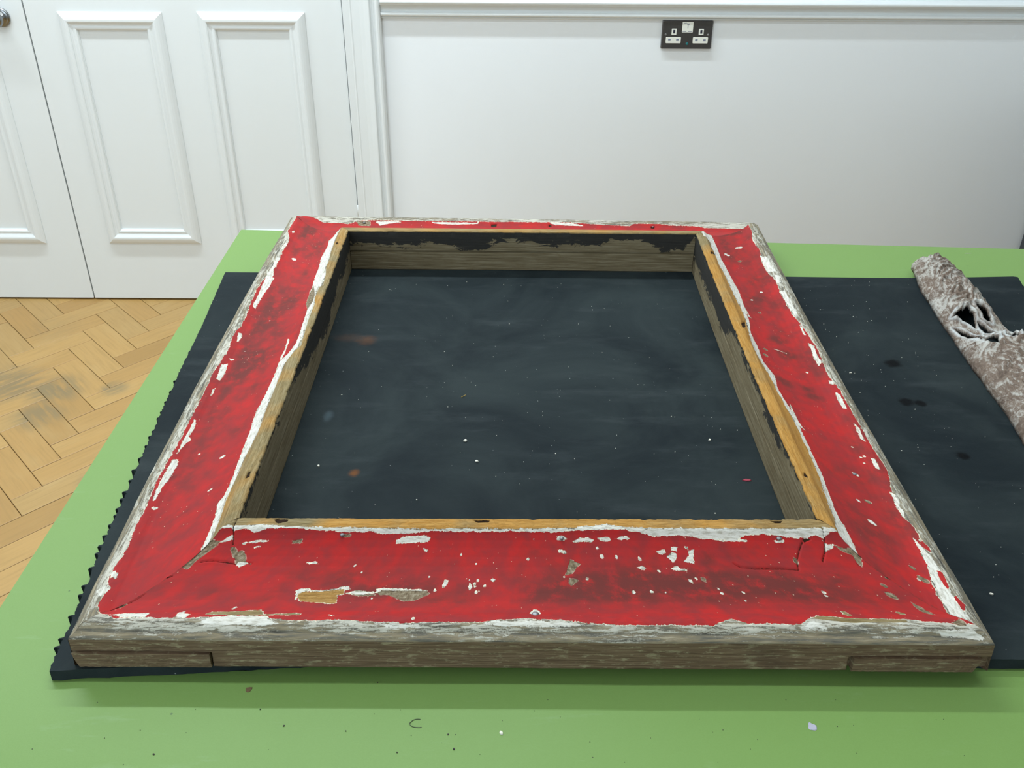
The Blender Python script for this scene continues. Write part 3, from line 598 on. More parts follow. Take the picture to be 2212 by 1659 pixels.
BND={"front_R0":[[-0.8,57.4],[23.2,50.4],[52.0,51.4],[70.4,49.9],[105.6,52.4],[163.2,51.4],[184.8,48.9],[221.6,49.9],[243.2,48.4],[255.2,47.9],[288.8,47.4],[311.2,47.9],[356.0,47.9],[364.0,49.9],[394.4,52.4],[424.8,50.9],[446.4,47.9],[484.0,46.4],[545.6,46.4],[560.8,45.4],[571.2,49.4],[584.0,52.9],[594.4,47.9],[641.6,47.4],[660.0,56.9],[672.8,60.4],[706.4,55.4],[744.8,54.9],[782.4,48.9]],"front_R1":[[-8.0,152.8],[-1.6,154.8],[12.8,154.8],[19.2,151.8],[36.0,152.8],[47.2,148.8],[60.8,153.8],[95.2,154.3],[127.2,152.3],[162.4,150.8],[168.0,150.8],[195.2,150.8],[212.0,148.8],[254.4,150.3],[273.6,151.8],[340.8,151.3],[405.6,151.3],[433.6,150.8],[481.6,153.3],[525.6,153.8],[552.0,149.3],[559.2,146.8],[584.0,147.8],[592.8,148.8],[622.4,144.8],[664.8,143.8],[676.8,148.8],[712.0,149.3],[736.8,145.8],[756.8,146.3],[768.0,149.3],[776.0,145.8],[792.0,151.8]],"front_W":[[-8.0,155.3],[2.4,156.8],[19.2,155.8],[44.0,158.3],[80.0,156.3],[114.4,154.8],[193.6,154.8],[209.6,154.3],[272.8,153.3],[307.2,154.3],[384.0,153.8],[460.8,155.3],[504.0,159.8],[526.4,156.3],[563.2,154.8],[569.6,154.8],[628.8,154.8],[716.0,154.8],[782.4,155.3]],"left_R0":[[1.0,56.9],[13.4,52.4],[25.0,51.9],[32.6,55.9],[50.9,49.9],[70.1,51.4],[80.6,53.4],[85.4,53.4],[94.1,53.9],[100.8,52.4],[113.3,51.9],[139.2,51.9],[152.6,52.4],[193.0,50.9],[238.1,51.9],[266.9,52.9],[300.5,52.9],[358.1,52.9],[397.4,53.4],[422.4,52.4],[470.4,54.9],[483.8,55.9],[533.8,52.4],[555.8,56.4],[601.0,54.9],[675.8,51.4],[795.8,59.9],[822.7,57.9],[861.1,58.9],[876.5,56.4],[892.8,48.4],[934.1,49.4]],"left_R1":[[16.3,131.3],[36.5,133.3],[72.0,130.8],[93.1,127.8],[100.8,133.3],[138.2,134.3],[193.0,132.3],[245.8,131.3],[298.6,128.8],[335.0,132.3],[394.6,134.3],[435.8,133.3],[458.9,154.8],[498.2,155.3],[565.4,150.8],[623.0,146.3],[636.5,141.8],[680.6,135.3],[694.1,136.8],[720.0,135.3],[746.9,133.8],[789.1,133.3],[827.5,129.3],[862.1,130.8],[879.4,132.8],[912.0,129.8],[931.2,137.8],[951.4,141.3],[965.8,154.3],[967.7,137.3]],"left_W":[[37.4,141.8],[81.6,139.3],[122.9,141.3],[171.8,142.8],[217.0,149.3],[282.2,146.3],[337.0,146.8],[411.8,146.8],[420.5,154.3],[456.0,163.3],[540.5,159.8],[579.8,159.8],[606.7,159.8],[625.0,157.3],[639.4,156.8],[671.0,156.8],[685.4,161.3],[730.6,159.3],[766.1,154.8],[802.6,156.3],[847.7,149.3],[894.7,149.3],[944.6,148.8],[965.8,156.3]],"right_R0":[[0.0,65.4],[22.1,65.9],[46.1,64.9],[62.4,61.9],[101.8,55.9],[129.6,53.4],[144.0,57.4],[190.1,55.9],[234.2,47.9],[258.2,49.4],[281.3,50.4],[309.1,50.4],[331.2,50.4],[378.2,50.9],[399.4,50.4],[424.3,53.9],[451.2,54.4],[503.0,50.4],[536.6,51.9],[587.5,55.4],[619.2,58.9],[664.3,59.4],[698.9,58.4],[731.5,57.9],[766.1,62.9],[813.1,62.9],[847.7,57.9],[897.6,60.9],[929.3,55.4]],"right_R1":[[52.8,129.8],[54.7,132.8],[81.6,132.8],[158.4,126.8],[194.9,126.3],[229.4,126.8],[276.5,126.8],[313.0,127.8],[339.8,131.8],[365.8,134.3],[408.0,128.8],[435.8,138.8],[495.4,137.8],[534.7,139.3],[586.6,130.8],[639.4,127.3],[705.6,124.8],[772.8,128.8],[843.8,133.3],[902.4,131.8],[967.7,132.8]],"right_W":[[18.2,148.8],[44.2,142.3],[69.1,141.3],[145.0,133.3],[176.6,132.3],[219.8,130.8],[262.1,131.8],[297.6,133.3],[331.2,135.8],[354.2,139.3],[394.6,138.8],[432.0,147.8],[463.7,151.8],[547.2,141.8],[615.4,135.3],[674.9,139.8],[743.0,140.8],[806.4,144.8],[868.8,145.8],[920.6,146.8],[936.0,158.3]],"back_R0":[[4.0,24.0],[36.8,65.4],[70.4,65.9],[78.4,68.9],[104.0,59.4],[133.6,57.9],[208.8,58.4],[292.0,58.4],[416.8,57.4],[491.2,57.4],[541.6,61.4],[592.8,63.9],[598.4,57.9],[623.2,57.4],[656.8,58.9],[708.8,61.9],[736.8,66.4]],"back_R1":[[72.8,76.9],[115.2,75.9],[228.0,74.9],[346.4,73.4],[450.4,75.4],[545.6,72.9],[631.2,72.9],[716.8,73.4]],"back_W":[[69.6,81.4],[112.8,79.9],[227.2,76.9],[345.6,76.9],[450.4,76.4],[546.4,74.9],[632.8,75.9],[780.8,155.8]],"left_K":[[43.2,172.3],[123.8,168.8],[228.5,170.8],[331.2,169.8],[407.0,175.3],[632.6,186.2],[666.2,186.2],[693.1,183.2],[727.7,184.7],[792.0,177.7],[854.4,183.2],[910.1,181.2]],"right_K":[[96.0,169.3],[148.8,170.8],[199.7,173.8],[273.6,174.3],[335.0,172.3],[414.7,171.3],[514.6,171.8],[617.3,182.2],[714.2,180.7],[800.6,182.2],[917.8,183.2]],"back_K":[[5.6,191.7],[72.0,187.7],[128.0,194.2],[203.2,184.2],[272.0,202.7],[333.6,189.7],[377.6,182.7],[464.8,192.2],[521.6,188.2],[561.6,191.2],[621.6,178.2],[682.4,180.7],[724.0,199.7],[772.0,199.7],[795.2,176.8]]}


def vnoise(x, y, seed):
    """smooth value noise in -1..1"""
    r = np.random.RandomState(seed)
    n = 256
    tab = r.rand(n, n).astype(np.float32) * 2 - 1
    xi = np.floor(x).astype(int); yi = np.floor(y).astype(int)
    fx = x - xi; fy = y - yi
    fx = fx * fx * (3 - 2 * fx); fy = fy * fy * (3 - 2 * fy)
    a = tab[xi % n, yi % n]; b = tab[(xi + 1) % n, yi % n]
    c_ = tab[xi % n, (yi + 1) % n]; d = tab[(xi + 1) % n, (yi + 1) % n]
    return (a * (1 - fx) + b * fx) * (1 - fy) + (c_ * (1 - fx) + d * fx) * fy
def fbm(x, y, seed, o=4):
    v = 0; a = 0.5; s = 0
    for i in range(o):
        v = v + a * vnoise(x * 2 ** i, y * 2 ** i, seed + i); s += a; a *= 0.5
    return v / s

def sd_poly(U, V, pts):
    """signed distance, positive inside"""
    P = np.array(pts, float)
    n = len(P)
    best = np.full(U.shape, 1e9); inside = np.zeros(U.shape, bool)
    for i in range(n):
        a = P[i]; b = P[(i + 1) % n]
        e = b - a; L = max(float(e @ e), 1e-9)
        t = np.clip(((U - a[0]) * e[0] + (V - a[1]) * e[1]) / L, 0, 1)
        best = np.minimum(best, np.hypot(U - a[0] - t * e[0], V - a[1] - t * e[1]))
        if abs(b[1] - a[1]) > 1e-9:
            cond = ((a[1] > V) != (b[1] > V)) & (U < (b[0] - a[0]) * (V - a[1]) / (b[1] - a[1]) + a[0])
            inside ^= cond
    return np.where(inside, best, -best)
def sd_line(U, V, pts):
    best = np.full(U.shape, 1e9)
    P = np.array(pts, float)
    for a, b in zip(P[:-1], P[1:]):
        e = b - a; L = max(float(e @ e), 1e-9)
        t = np.clip(((U - a[0]) * e[0] + (V - a[1]) * e[1]) / L, 0, 1)
        best = np.minimum(best, np.hypot(U - a[0] - t * e[0], V - a[1] - t * e[1]))
    return best

ARCMM = ARC * 1000
S_SIDE, S_BAND, S_LEDGE, S_INNER, S_END = 30.4, 49.0, 155.5, 170.0, ARCMM[-1]

def frame_materials():
    out = []
    # painted and weathered moulding
    k = NT('flaking_red_paint', 0.55, 0.06)
    uv = k.uv()
    a1 = k.sep(k.attr('layers').outputs['Color'])
    a2 = k.sep(k.attr('wear').outputs['Color'])
    a3 = k.sep(k.attr('tone').outputs['Color'])
    red_f, white_f, wood_f = a1
    dirt, dark_f, bare_f = a2
    flake, pale, seam = a3
    nf = k.math('SUBTRACT', k.noise(uv, 620, 4, 0.6), 0.5)
    nm = k.math('SUBTRACT', k.noise(uv, 150, 4, 0.6), 0.5)
    streak = k.noise(k.scale(uv, (70, 420, 1)), 1.0, 6, 0.68, 0.6)
    streak2 = k.noise(k.scale(uv, (24, 260, 1), (3.1, 1.7, 0)), 1.0, 5, 0.62, 0.3)
    grain = k.noise(k.scale(uv, (16, 900, 1)), 1.0, 4, 0.6)
    # weathered timber of the outer band: grey and brown grain under flakes of ground
    old = k.ramp(streak2, [(0.28, (0.055, 0.05, 0.043)), (0.42, (0.14, 0.13, 0.105)), (0.55, (0.23, 0.19, 0.125)), (0.72, (0.38, 0.34, 0.25))])
    fl = k.math('ADD', streak, k.math('MULTIPLY_ADD', flake, 0.55, -0.345))
    flm = k.step(k.math('ADD', fl, k.math('MULTIPLY', nf, 0.30)), 0.45, 0.59)
    c = k.mix(flm, old, k.mix(streak2, (0.30, 0.275, 0.21), (0.66, 0.64, 0.57)))
    # bare honey coloured softwood
    honey = k.ramp(k.math('ADD', k.math('MULTIPLY', grain, 0.6), k.math('MULTIPLY', streak2, 0.4)), [(0.30, (0.24, 0.105, 0.022)), (0.45, (0.41, 0.205, 0.047)), (0.62, (0.47, 0.265, 0.078)), (0.75, (0.45, 0.30, 0.125))])
    greyw = k.ramp(k.math('ADD', k.math('MULTIPLY', grain, 0.5), k.math('MULTIPLY', streak2, 0.5)), [(0.30, (0.12, 0.08, 0.032)), (0.5, (0.25, 0.19, 0.092)), (0.7, (0.36, 0.30, 0.185))])
    wood = k.mix(pale, honey, greyw)
    wm = k.step(k.math('ADD', wood_f, k.math('MULTIPLY', nf, 1.4)), -0.12, 0.12)
    c = k.mix(wm, c, wood)
    # white ground
    we = k.math('ADD', white_f, k.math('ADD', k.math('MULTIPLY', nf, 3.6), k.math('ADD', k.math('MULTIPLY', nm, 5.0), k.math('MULTIPLY', k.math('SUBTRACT', streak, 0.5), 6.0))))
    wmask = k.step(we, -0.15, 0.18)
    worn = k.step(k.noise(k.scale(uv, (90, 420, 1)), 1.0, 6, 0.72), 0.36, 0.56)
    white = k.mix(k.math('MULTIPLY', k.math('SUBTRACT', 1.0, worn), 0.7), k.mix(streak2, (0.56, 0.54, 0.475), (0.71, 0.70, 0.655)), (0.31, 0.28, 0.21))
    c = k.mix(wmask, c, white)
    # thin cream rim where the red layer has broken away
    rede = k.math('ADD', red_f, k.math('ADD', k.math('MULTIPLY', nf, 2.8), k.math('MULTIPLY', nm, 4.5)))
    rim = k.math('MULTIPLY', k.step(rede, -0.75, -0.45), k.step(k.noise(uv, 190, 3), 0.42, 0.56))
    c = k.mix(rim, c, (0.80, 0.76, 0.60))
    # red paint, rubbed and dirty
    mott = k.noise(uv, 32, 6, 0.66, 0.5)
    mott2 = k.noise(k.scale(uv, (60, 85, 1)), 1.0, 4, 0.55)
    red = k.mix(k.step(mott, 0.36, 0.66), (0.405, 0.021, 0.020), (0.29, 0.025, 0.026))
    red = k.mix(k.math('MULTIPLY', k.step(mott2, 0.42, 0.72), 0.50), red, (0.20, 0.031, 0.033))
    red = k.mix(k.math('MULTIPLY', k.step(streak, 0.60, 0.78), 0.10), red, (0.58, 0.10, 0.09))
    dm = k.math('MULTIPLY', dirt, k.step(k.math('ADD', mott2, k.math('MULTIPLY', nf, 0.35)), 0.22, 0.56))
    red = k.mix(k.math('MULTIPLY', dm, 0.92), red, (0.120, 0.029, 0.025))
    # pin-head losses
    for scl, rr, pk in ((240, 0.12, 0.78), (95, 0.055, 0.84)):
        vd, vc = k.voro(uv, scl)
        sp = k.math('MULTIPLY', k.math('LESS_THAN', vd, rr), k.math('GREATER_THAN', k.sep(vc)[0], pk))
        sp = k.math('MULTIPLY', sp, k.step(k.noise(uv, 14, 3), 0.47, 0.60))
        red = k.mix(k.math('MULTIPLY', sp, 0.85), red, (0.74, 0.60, 0.42))
    rmask = k.step(rede, -0.10, 0.10)
    c = k.mix(rmask, c, red)
    # losses down to brown timber
    be = k.math('ADD', bare_f, k.math('MULTIPLY', nf, 2.0))
    bm_ = k.step(be, -0.12, 0.15)
    c = k.mix(k.math('MULTIPLY', k.step(be, -0.7, -0.45), k.step(k.noise(uv, 170, 3), 0.45, 0.58)), c, k.mix(0.6, c, (0.62, 0.55, 0.42)))
    bare = k.ramp(k.noise(uv, 260, 5, 0.65), [(0.32, (0.075, 0.05, 0.03)), (0.5, (0.19, 0.145, 0.09)), (0.68, (0.33, 0.29, 0.21))])
    c = k.mix(bm_, c, bare)
    dk = k.step(k.math('ADD', dark_f, k.math('ADD', k.math('MULTIPLY', nf, 1.2), k.math('MULTIPLY', k.math('SUBTRACT', streak, 0.5), 2.0))), -0.1, 0.5)
    c = k.mix(dk, c, (0.034, 0.019, 0.011))
    sm = k.math('MULTIPLY', seam, k.step(k.math('ADD', streak, nm), 0.42, 0.66))
    c = k.mix(k.math('MULTIPLY', sm, 0.8), c, (0.06, 0.032, 0.022))
    k.base(c)
    h = k.math('ADD', k.math('MULTIPLY', rmask, 0.55), k.math('MULTIPLY', k.math('MULTIPLY', k.math('MAXIMUM', wmask, k.math('MULTIPLY', flm, 0.8)), k.math('SUBTRACT', 1.0, rmask)), 0.55))
    h = k.math('ADD', h, k.math('MULTIPLY', k.math('MULTIPLY', streak, 0.60), k.math('SUBTRACT', 1.0, k.math('MULTIPLY', rmask, 0.86))))
    h = k.math('SUBTRACT', h, k.math('MULTIPLY', k.math('MAXIMUM', bm_, dk), 0.9))
    k.rough(k.math('MULTIPLY_ADD', rmask, -0.12, 0.68))
    k.bump(h, 0.75, 0.0009)
    out.append(k.m)
    # outer edge timber
    k = NT('old_brown_timber', 0.75, 0.15)
    uv = k.uv()
    g1 = k.noise(k.scale(uv, (20, 700, 1)), 1.0, 5, 0.65, 0.3)
    g2 = k.noise(k.scale(uv, (60, 220, 1)), 1.0, 5, 0.7)
    c = k.ramp(g1, [(0.25, (0.06, 0.036, 0.022)), (0.5, (0.138, 0.090, 0.055)), (0.75, (0.24, 0.175, 0.112))])
    c = k.mix(k.math('MULTIPLY', k.step(g2, 0.52, 0.66), 0.55), c, (0.36, 0.32, 0.20))
    c = k.mix(k.math('MULTIPLY', k.step(k.noise(uv, 14, 4), 0.52, 0.72), 0.45), c, (0.06, 0.038, 0.026))
    k.base(c)
    k.bump(k.math('ADD', g1, k.math('MULTIPLY', g2, 0.5)), 0.6, 0.0008)
    out.append(k.m)
    # inner face: black distemper above, bare grey-brown timber below
    k = NT('inner_rebate_timber', 0.75, 0.15)
    uv = k.uv()
    blk = k.sep(k.attr('wear').outputs['Color'])[0]
    g1 = k.noise(k.scale(uv, (12, 420, 1)), 1.0, 5, 0.65, 0.3)
    g2 = k.noise(k.scale(uv, (26, 90, 1)), 1.0, 5, 0.68, 1.2)
    c = k.ramp(g1, [(0.28, (0.095, 0.070, 0.036)), (0.5, (0.178, 0.142, 0.083)), (0.74, (0.28, 0.24, 0.16))])
    c = k.mix(k.math('MULTIPLY', k.step(g2, 0.5, 0.72), 0.45), c, (0.14, 0.10, 0.05))
    e = k.math('ADD', blk, k.math('MULTIPLY', k.math('SUBTRACT', g2, 0.5), 52.0))
    c = k.mix(k.math('MULTIPLY', k.step(e, -1.0, 1.4), 0.93), c, (0.020, 0.021, 0.022))
    k.base(c)
    k.bump(g1, 0.5, 0.0008)
    out.append(k.m)
    return out
FMATS = frame_materials()

frame = empty('picture_frame', (0.4, 0.48, ZM + 0.0004), 'large empty picture frame with flaking red paint and white losses, lying on the mat', 'picture frame')

NUDGE = {'front': 11, 'back': 22, 'left': 33, 'right': 44}
def build_rail(nm, du, ds_top):
    L = RAILS[nm][2]
    nu = int(L / du)
    s = np.concatenate([np.linspace(0, S_SIDE, 26), np.arange(S_SIDE + ds_top, S_INNER, ds_top), np.linspace(S_INNER, S_END, 60)])
    t = np.linspace(0.0, 1.0, nu + 1)
    T, SG = np.meshgrid(t, s, indexing='ij')
    U = T * L * 1000
    X, Y, Z = rail_xyz(nm, T, SG / 1000)
    sd_ = NUDGE[nm]
    full = lambda v: np.full(U.shape, float(v))
    # --- boundaries along the rail
    def bd(key, default):
        l = BND.get(nm + '_' + key)
        if not l: return full(default)
        u = np.array([p[0] for p in l]); v = np.array([p[1] for p in l])
        return np.interp(t * L * 1000, u, v)[:, None] * np.ones((1, len(s)))
    R0 = bd('R0', 57); 
    R1 = bd('R1', 150); WD = bd('W', 155.5)
    if nm == 'back':
        R1 = full(149) + 1.5 * fbm(U / 30, full(0), 5); WD = full(152)
    R1 = R1 + 0.8 * fbm(U / 9, full(1.0), sd_ + 3)
    R0 = R0 + 0.8 * fbm(U / 7, full(2.0), sd_ + 4)
    red = np.minimum(SG - R0, R1 - SG)
    white = np.minimum(SG - R1 + 2.0, WD - SG)
    if nm in ('left', 'right'): white = white + 3.8 * fbm(U / 15, SG / 2.2, sd_ + 31) - (2.0 if nm == 'left' else 0.5)
    else: white = white + 0.9 * fbm(U / 12, SG / 2.4, sd_ + 31)
    wood = SG - WD
    bare = full(-9); dark = full(-9); dirt = full(0); pale = full(0.0); seam = full(0)
    low = fbm(U / 95, SG / 60, sd_)
    lowf = fbm(U / 34, SG / 22, sd_ + 7)
    if nm == 'front':
        dirt = np.exp(-((SG - 96) / 20) ** 2) * np.clip(0.62 + 0.9 * fbm(U / 120, SG / 50, 3) + 0.35 * lowf, 0, 1) + np.clip(0.35 * lowf - 0.02, 0, 1) * (SG > 76)
        ends = np.clip((U - 40) / 90, 0, 1) * np.clip((790 - U) / 90, 0, 1)
        dirt = np.clip(dirt * 1.35, 0, 1) * (0.35 + 0.65 * ends)
    elif nm == 'left':
        dirt = np.clip(0.60 + 1.3 * low + 0.9 * lowf, 0, 1) * np.clip((U - 60) / 450 + 0.22, 0.22, 1.0)
        dirt *= np.clip((135 - SG) / 22, 0.15, 1) * np.clip((SG - 60) / 14, 0.3, 1)
    elif nm == 'right':
        dirt = np.clip(0.22 + 1.1 * low + 0.8 * lowf, 0, 1) * 0.75
        dirt *= np.clip((128 - SG) / 14, 0.25, 1)
    else:
        dirt = np.clip(0.05 + 0.5 * lowf, 0, 1)
    flake = 0.55 + 0.35 * fbm(U / 60, SG / 10, sd_ + 9)
    flake = flake + np.where(SG > S_SIDE + 9, 0.12, -0.05)
    if nm == 'left': pale = np.clip(0.75 + 0.9 * fbm(U / 45, SG / 40, 81), 0, 1); flake = flake + 0.02
    if nm == 'right': pale = np.clip(0.05 + 0.7 * fbm(U / 40, SG / 40, 82) + np.clip((U - 840) / 60, 0, 1), 0, 1)
    if nm == 'front': pale = np.clip(0.05 + 0.7 * fbm(U / 45, SG / 40, 83) + np.clip((150 - U) / 40, 0, 1) * 0.8 + np.clip((U - 655) / 20, 0, 1) * .5, 0, 1)
    if nm == 'back': pale = np.clip(0.7 + 0.6 * fbm(U / 45, SG / 40, 84), 0, 1)
    # --- single losses, patches and cracks
    for rail, kind, pts in FEAT:
        if rail != nm: continue
        if kind.endswith('o'):
            u0, v0, r = pts
            m = (abs(U - u0) < r + 8) & (abs(SG - v0) < r + 8)
            d = r - np.hypot(U[m] - u0, SG[m] - v0)
            kd = kind[0]
        else:
            P = np.array(pts); pad = 8
            m = (U > P[:, 0].min() - pad) & (U < P[:, 0].max() + pad) & (SG > P[:, 1].min() - pad) & (SG < P[:, 1].max() + pad)
            kd = kind[0]
            if kind == 'D': d = 0.55 - sd_line(U[m], SG[m], pts)
            else: d = sd_poly(U[m], SG[m], pts)
        if d.size == 0: continue
        if kd == 'W': white[m] = np.maximum(white[m], d + 0.5); red[m] = np.minimum(red[m], -d - 0.2); bare[m] = np.minimum(bare[m], np.maximum(-d, -9))
        elif kd == 'B': bare[m] = np.maximum(bare[m], d)
        elif kd == 'H': wood[m] = np.maximum(wood[m], d); red[m] = np.minimum(red[m], -d); white[m] = np.minimum(white[m], np.maximum(-d, white[m] * 0 - 9)); pale[m] = np.where(d > -1, 0.30, pale[m])
        elif kd == 'L': wood[m] = np.maximum(wood[m], d); red[m] = np.minimum(red[m], -d); white[m] = np.minimum(white[m], -d); pale[m] = np.where(d > -1, 1.0, pale[m])
        elif kd == 'R': red[m] = np.maximum(red[m], d)
        elif kd == 'D': dark[m] = np.maximum(dark[m], d)
        elif kd == 'K': dirt[m] = np.maximum(dirt[m], np.clip(0.5 + d / 12, 0, 1) * 0.95)
        elif kd == 'M': flake[m] = np.maximum(flake[m], 0.8)
    # mitre seams
    for e in (U, L * 1000 - U):
        seam = np.maximum(seam, np.clip(1 - e / 1.6, 0, 1) * (SG > S_BAND))
    # --- real relief: rough band, dents at losses, open cracks
    rough_band = ((SG > S_SIDE) & (SG < 58)) * np.clip((SG - S_SIDE) / 3, 0, 1) * np.clip((58 - SG) / 6, 0, 1)
    Z = Z + 0.0007 * rough_band * fbm(U / 9, SG / 3.2, sd_ + 13)
    Z = Z - 0.0006 * np.clip(bare + 0.5, 0, 1) - 0.0018 * np.clip(dark + 0.5, 0, 1) * (SG < S_INNER)
    edge = np.exp(-((SG - 169) / 5) ** 2)
    chip = np.maximum(0, fbm(U / 14, full(4.0), sd_ + 17)) * 0.0022 + 0.0004 * fbm(U / 4.0, full(6.0), sd_ + 19)
    inn = {'front': (0, -1), 'back': (0, 1), 'left': (-1, 0), 'right': (1, 0)}[nm]   # away from the opening
    X = X + inn[0] * chip * edge; Y = Y + inn[1] * chip * edge
    wav = 0.0007 * fbm(U / 70, full(0.0), sd_ + 23) * ((SG > 14) & (SG < 60))
    X = X + inn[0] * wav; Y = Y + inn[1] * wav
    side_rough = 0.00035 * fbm(U / 12, SG / 3, sd_ + 29) * (SG < S_SIDE)
    X = X + inn[0] * side_rough; Y = Y + inn[1] * side_rough
    if nm == 'front':
        notch = (SG < 16.6) & ((U < 121.5) | (U > 677.0))
        Y = Y + notch * 0.0050
    joint = 0.0014 * np.exp(-((SG - 203) / 0.9) ** 2) + 0.0006 * (SG > 203)
    X = X + inn[0] * joint; Y = Y + inn[1] * joint
    Z = np.maximum(Z, 0.0)
    # --- mesh
    A, B_ = U.shape
    idx = np.arange(A * B_).reshape(A, B_)
    q = np.stack([idx[:-1, :-1], idx[1:, :-1], idx[1:, 1:], idx[:-1, 1:]], -1).reshape(-1, 4)
    smid = np.broadcast_to(((s[:-1] + s[1:]) / 2)[None, :], (A - 1, B_ - 1)).ravel()
    mi = np.where(smid < S_SIDE, 1, np.where(smid > S_INNER - 0.5, 2, 0))
    # underside strip closing the section
    bot = np.stack([idx[1:, 0], idx[:-1, 0], idx[:-1, -1], idx[1:, -1]], -1)
    q = np.concatenate([q, bot]); mi = np.concatenate([mi, np.full(len(bot), 1)])
    if nm in ('right', 'back'):
        pass
    ox, oy, oz = frame.location
    co = np.stack([X - ox, Y - oy, Z], -1).reshape(-1, 3).astype(np.float32)
    me = bpy.data.meshes.new('rail')
    me.vertices.add(len(co)); me.vertices.foreach_set('co', co.ravel())
    flip = nm in ('left', 'back')
    if flip: q = q[:, ::-1]
    nq = len(q)
    me.loops.add(nq * 4); me.loops.foreach_set('vertex_index', q.ravel().astype(np.int32))
    me.polygons.add(nq)
    me.polygons.foreach_set('loop_start', (np.arange(nq) * 4).astype(np.int32))
    me.polygons.foreach_set('material_index', mi.astype(np.int32))
    me.polygons.foreach_set('use_smooth', np.ones(nq, bool))
    me.update(calc_edges=True)
    uvl = me.uv_layers.new(name='UVMap')
    off = {'front': 0.0, 'back': 1.3, 'left': 2.7, 'right': 4.1}[nm]
    uvv = np.stack([U.ravel() / 1000 + off, SG.ravel() / 1000 + off * 0.37], -1)
    uvl.data.foreach_set('uv', uvv[q.ravel()].astype(np.float32).ravel())
    KB = bd('K', 178)
    KB = S_INNER + (KB - S_INNER) * (1.0 if nm == 'back' else 3.0)
    blk = np.where(SG > S_INNER - 2, KB - SG, 0)
    if nm == 'front': blk = full(9.0)
    wear0 = np.where(SG > S_INNER - 0.6, blk, dirt)
    one = np.ones(U.size)
    def put(name, a, b, c_):
        at = me.attributes.new(name, 'FLOAT_COLOR', 'POINT')
        at.data.foreach_set('color', np.stack([a.ravel(), b.ravel(), c_.ravel(), one], -1).astype(np.float32).ravel())
    put('layers', np.clip(red, -9, 9), np.clip(white, -9, 9), np.clip(wood, -9, 9))
    put('wear', wear0, np.clip(dark, -9, 9), np.clip(bare, -9, 9))
    put('tone', np.clip(flake, 0, 1), pale, seam)
    return link('rail', me, FMATS, frame)
build_rail('front', 0.00105, 0.95)
build_rail('left', 0.00130, 1.15)
build_rail('right', 0.00130, 1.15)
build_rail('back', 0.00150, 1.2)

# ends of the lap joints let into the lower front corners
def lap(x0, x1, seed, chamfer):
    bm = bmesh.new()
    nx = 40
    r = np.random.RandomState(seed)
    rows = []
    ox, oy, oz = frame.location
    prof_ = [(0.030, 0.0002), (-0.0004, 0.0002), (-0.0010, 0.0012), (-0.0012, 0.006), (-0.0011, 0.0120), (-0.0006, 0.0163), (0.030, 0.0165)]
    for i in range(nx + 1):
        k_ = i / nx
        x = x0 + (x1 - x0) * k_
        row = []
        for (yy, zz) in prof_:
            xx = x
            if chamfer > 0 and k_ < 0.06: xx = x + chamfer * (1 - zz / 0.016) * (1 - k_ / 0.06)
            if chamfer < 0 and k_ > 0.94: xx = x + chamfer * (1 - zz / 0.016) * ((k_ - 0.94) / 0.06)
            j = r.uniform(-0.0003, 0.0003) if 0 < i < nx else 0
            row.append(bm.verts.new((xx - ox, -0.0008 + yy - oy + j, zz + (r.uniform(-0.0002, 0.0002) if zz > 0.001 else 0))))
        rows.append(row)
    for a, b in zip(rows[:-1], rows[1:]):
        for i in range(len(a)):
            j = (i + 1) % len(a)
            bm.faces.new((a[i], a[j], b[j], b[i]))
    bm.faces.new(rows[0][::-1]); bm.faces.new(rows[-1])
    uvl = bm.loops.layers.uv.new('UVMap')
    for f in bm.faces:
        for lp in f.loops:
            lp[uvl].uv = (lp.vert.co.x + 7.3 + seed * 0.1, lp.vert.co.z + lp.vert.co.y * 0.3 + seed * 0.07)
    return bm_obj('lap_joint_end', bm, FMATS[1], frame)
lap(0.0012, 0.1205, 3, 0.004)
lap(0.6785, 0.7890, 5, -0.005)

# nail heads in the paint
def nail(nm, u, s_, r):
    X, Y, Z = rail_xyz(nm, np.array(u / 1000 / RAILS[nm][2]), np.array(s_ / 1000))
    ox, oy, oz = frame.location
    bm = bmesh.new()
    add_lathe(bm, [(r * 0.55, -0.002), (r, 0.0), (r, 0.0004), (r * 0.75, 0.0011), (r * 0.3, 0.0014)], (float(X) - ox, float(Y) - oy, float(Z)), 'Z', 14)
    bm_obj('nail', bm, NAIL, frame, smooth=True)
for q in (('front', 160.8, 147.8, 0.0022), ('front', 404.0, 60.4, 0.0032), ('front', 441.6, 145.3, 0.0022), ('front', 719.2, 145.8, 0.0026), ('right', 210.2, 83.4, 0.0022), ('back', 111.2, 63.9, 0.002), ('back', 636.0, 65.9, 0.002)):
    nail(*q)


# ------------------------------------------------------------------ carved and pierced ornament at the right
k = NT('gessoed_carved_wood', 0.66, 0.35)
at = k.sep(k.attr('relief').outputs['Color'])
P_ = k.coord('Object')
n1 = k.noise(k.scale(P_, (1.3, 0.7, 1.0)), 120, 6, 0.70, 1.4)
n2 = k.noise(P_, 45, 4, 0.6, 1.0)
n3 = k.noise(P_, 600, 3, 0.6)
br = k.ramp(k.math('ADD', k.math('MULTIPLY', n1, 0.6), k.math('MULTIPLY', n2, 0.4)), [(0.30, (0.06, 0.04, 0.03)), (0.48, (0.155, 0.108, 0.08)), (0.66, (0.27, 0.215, 0.17))])
wh = k.mix(n3, (0.36, 0.335, 0.30), (0.54, 0.53, 0.49))
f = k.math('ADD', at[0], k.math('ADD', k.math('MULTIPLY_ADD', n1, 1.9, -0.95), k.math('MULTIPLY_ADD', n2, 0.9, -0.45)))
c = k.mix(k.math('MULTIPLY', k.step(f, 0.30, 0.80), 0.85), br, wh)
c = k.mix(k.math('MULTIPLY', at[1], 0.8), c, (0.62, 0.66, 0.67))
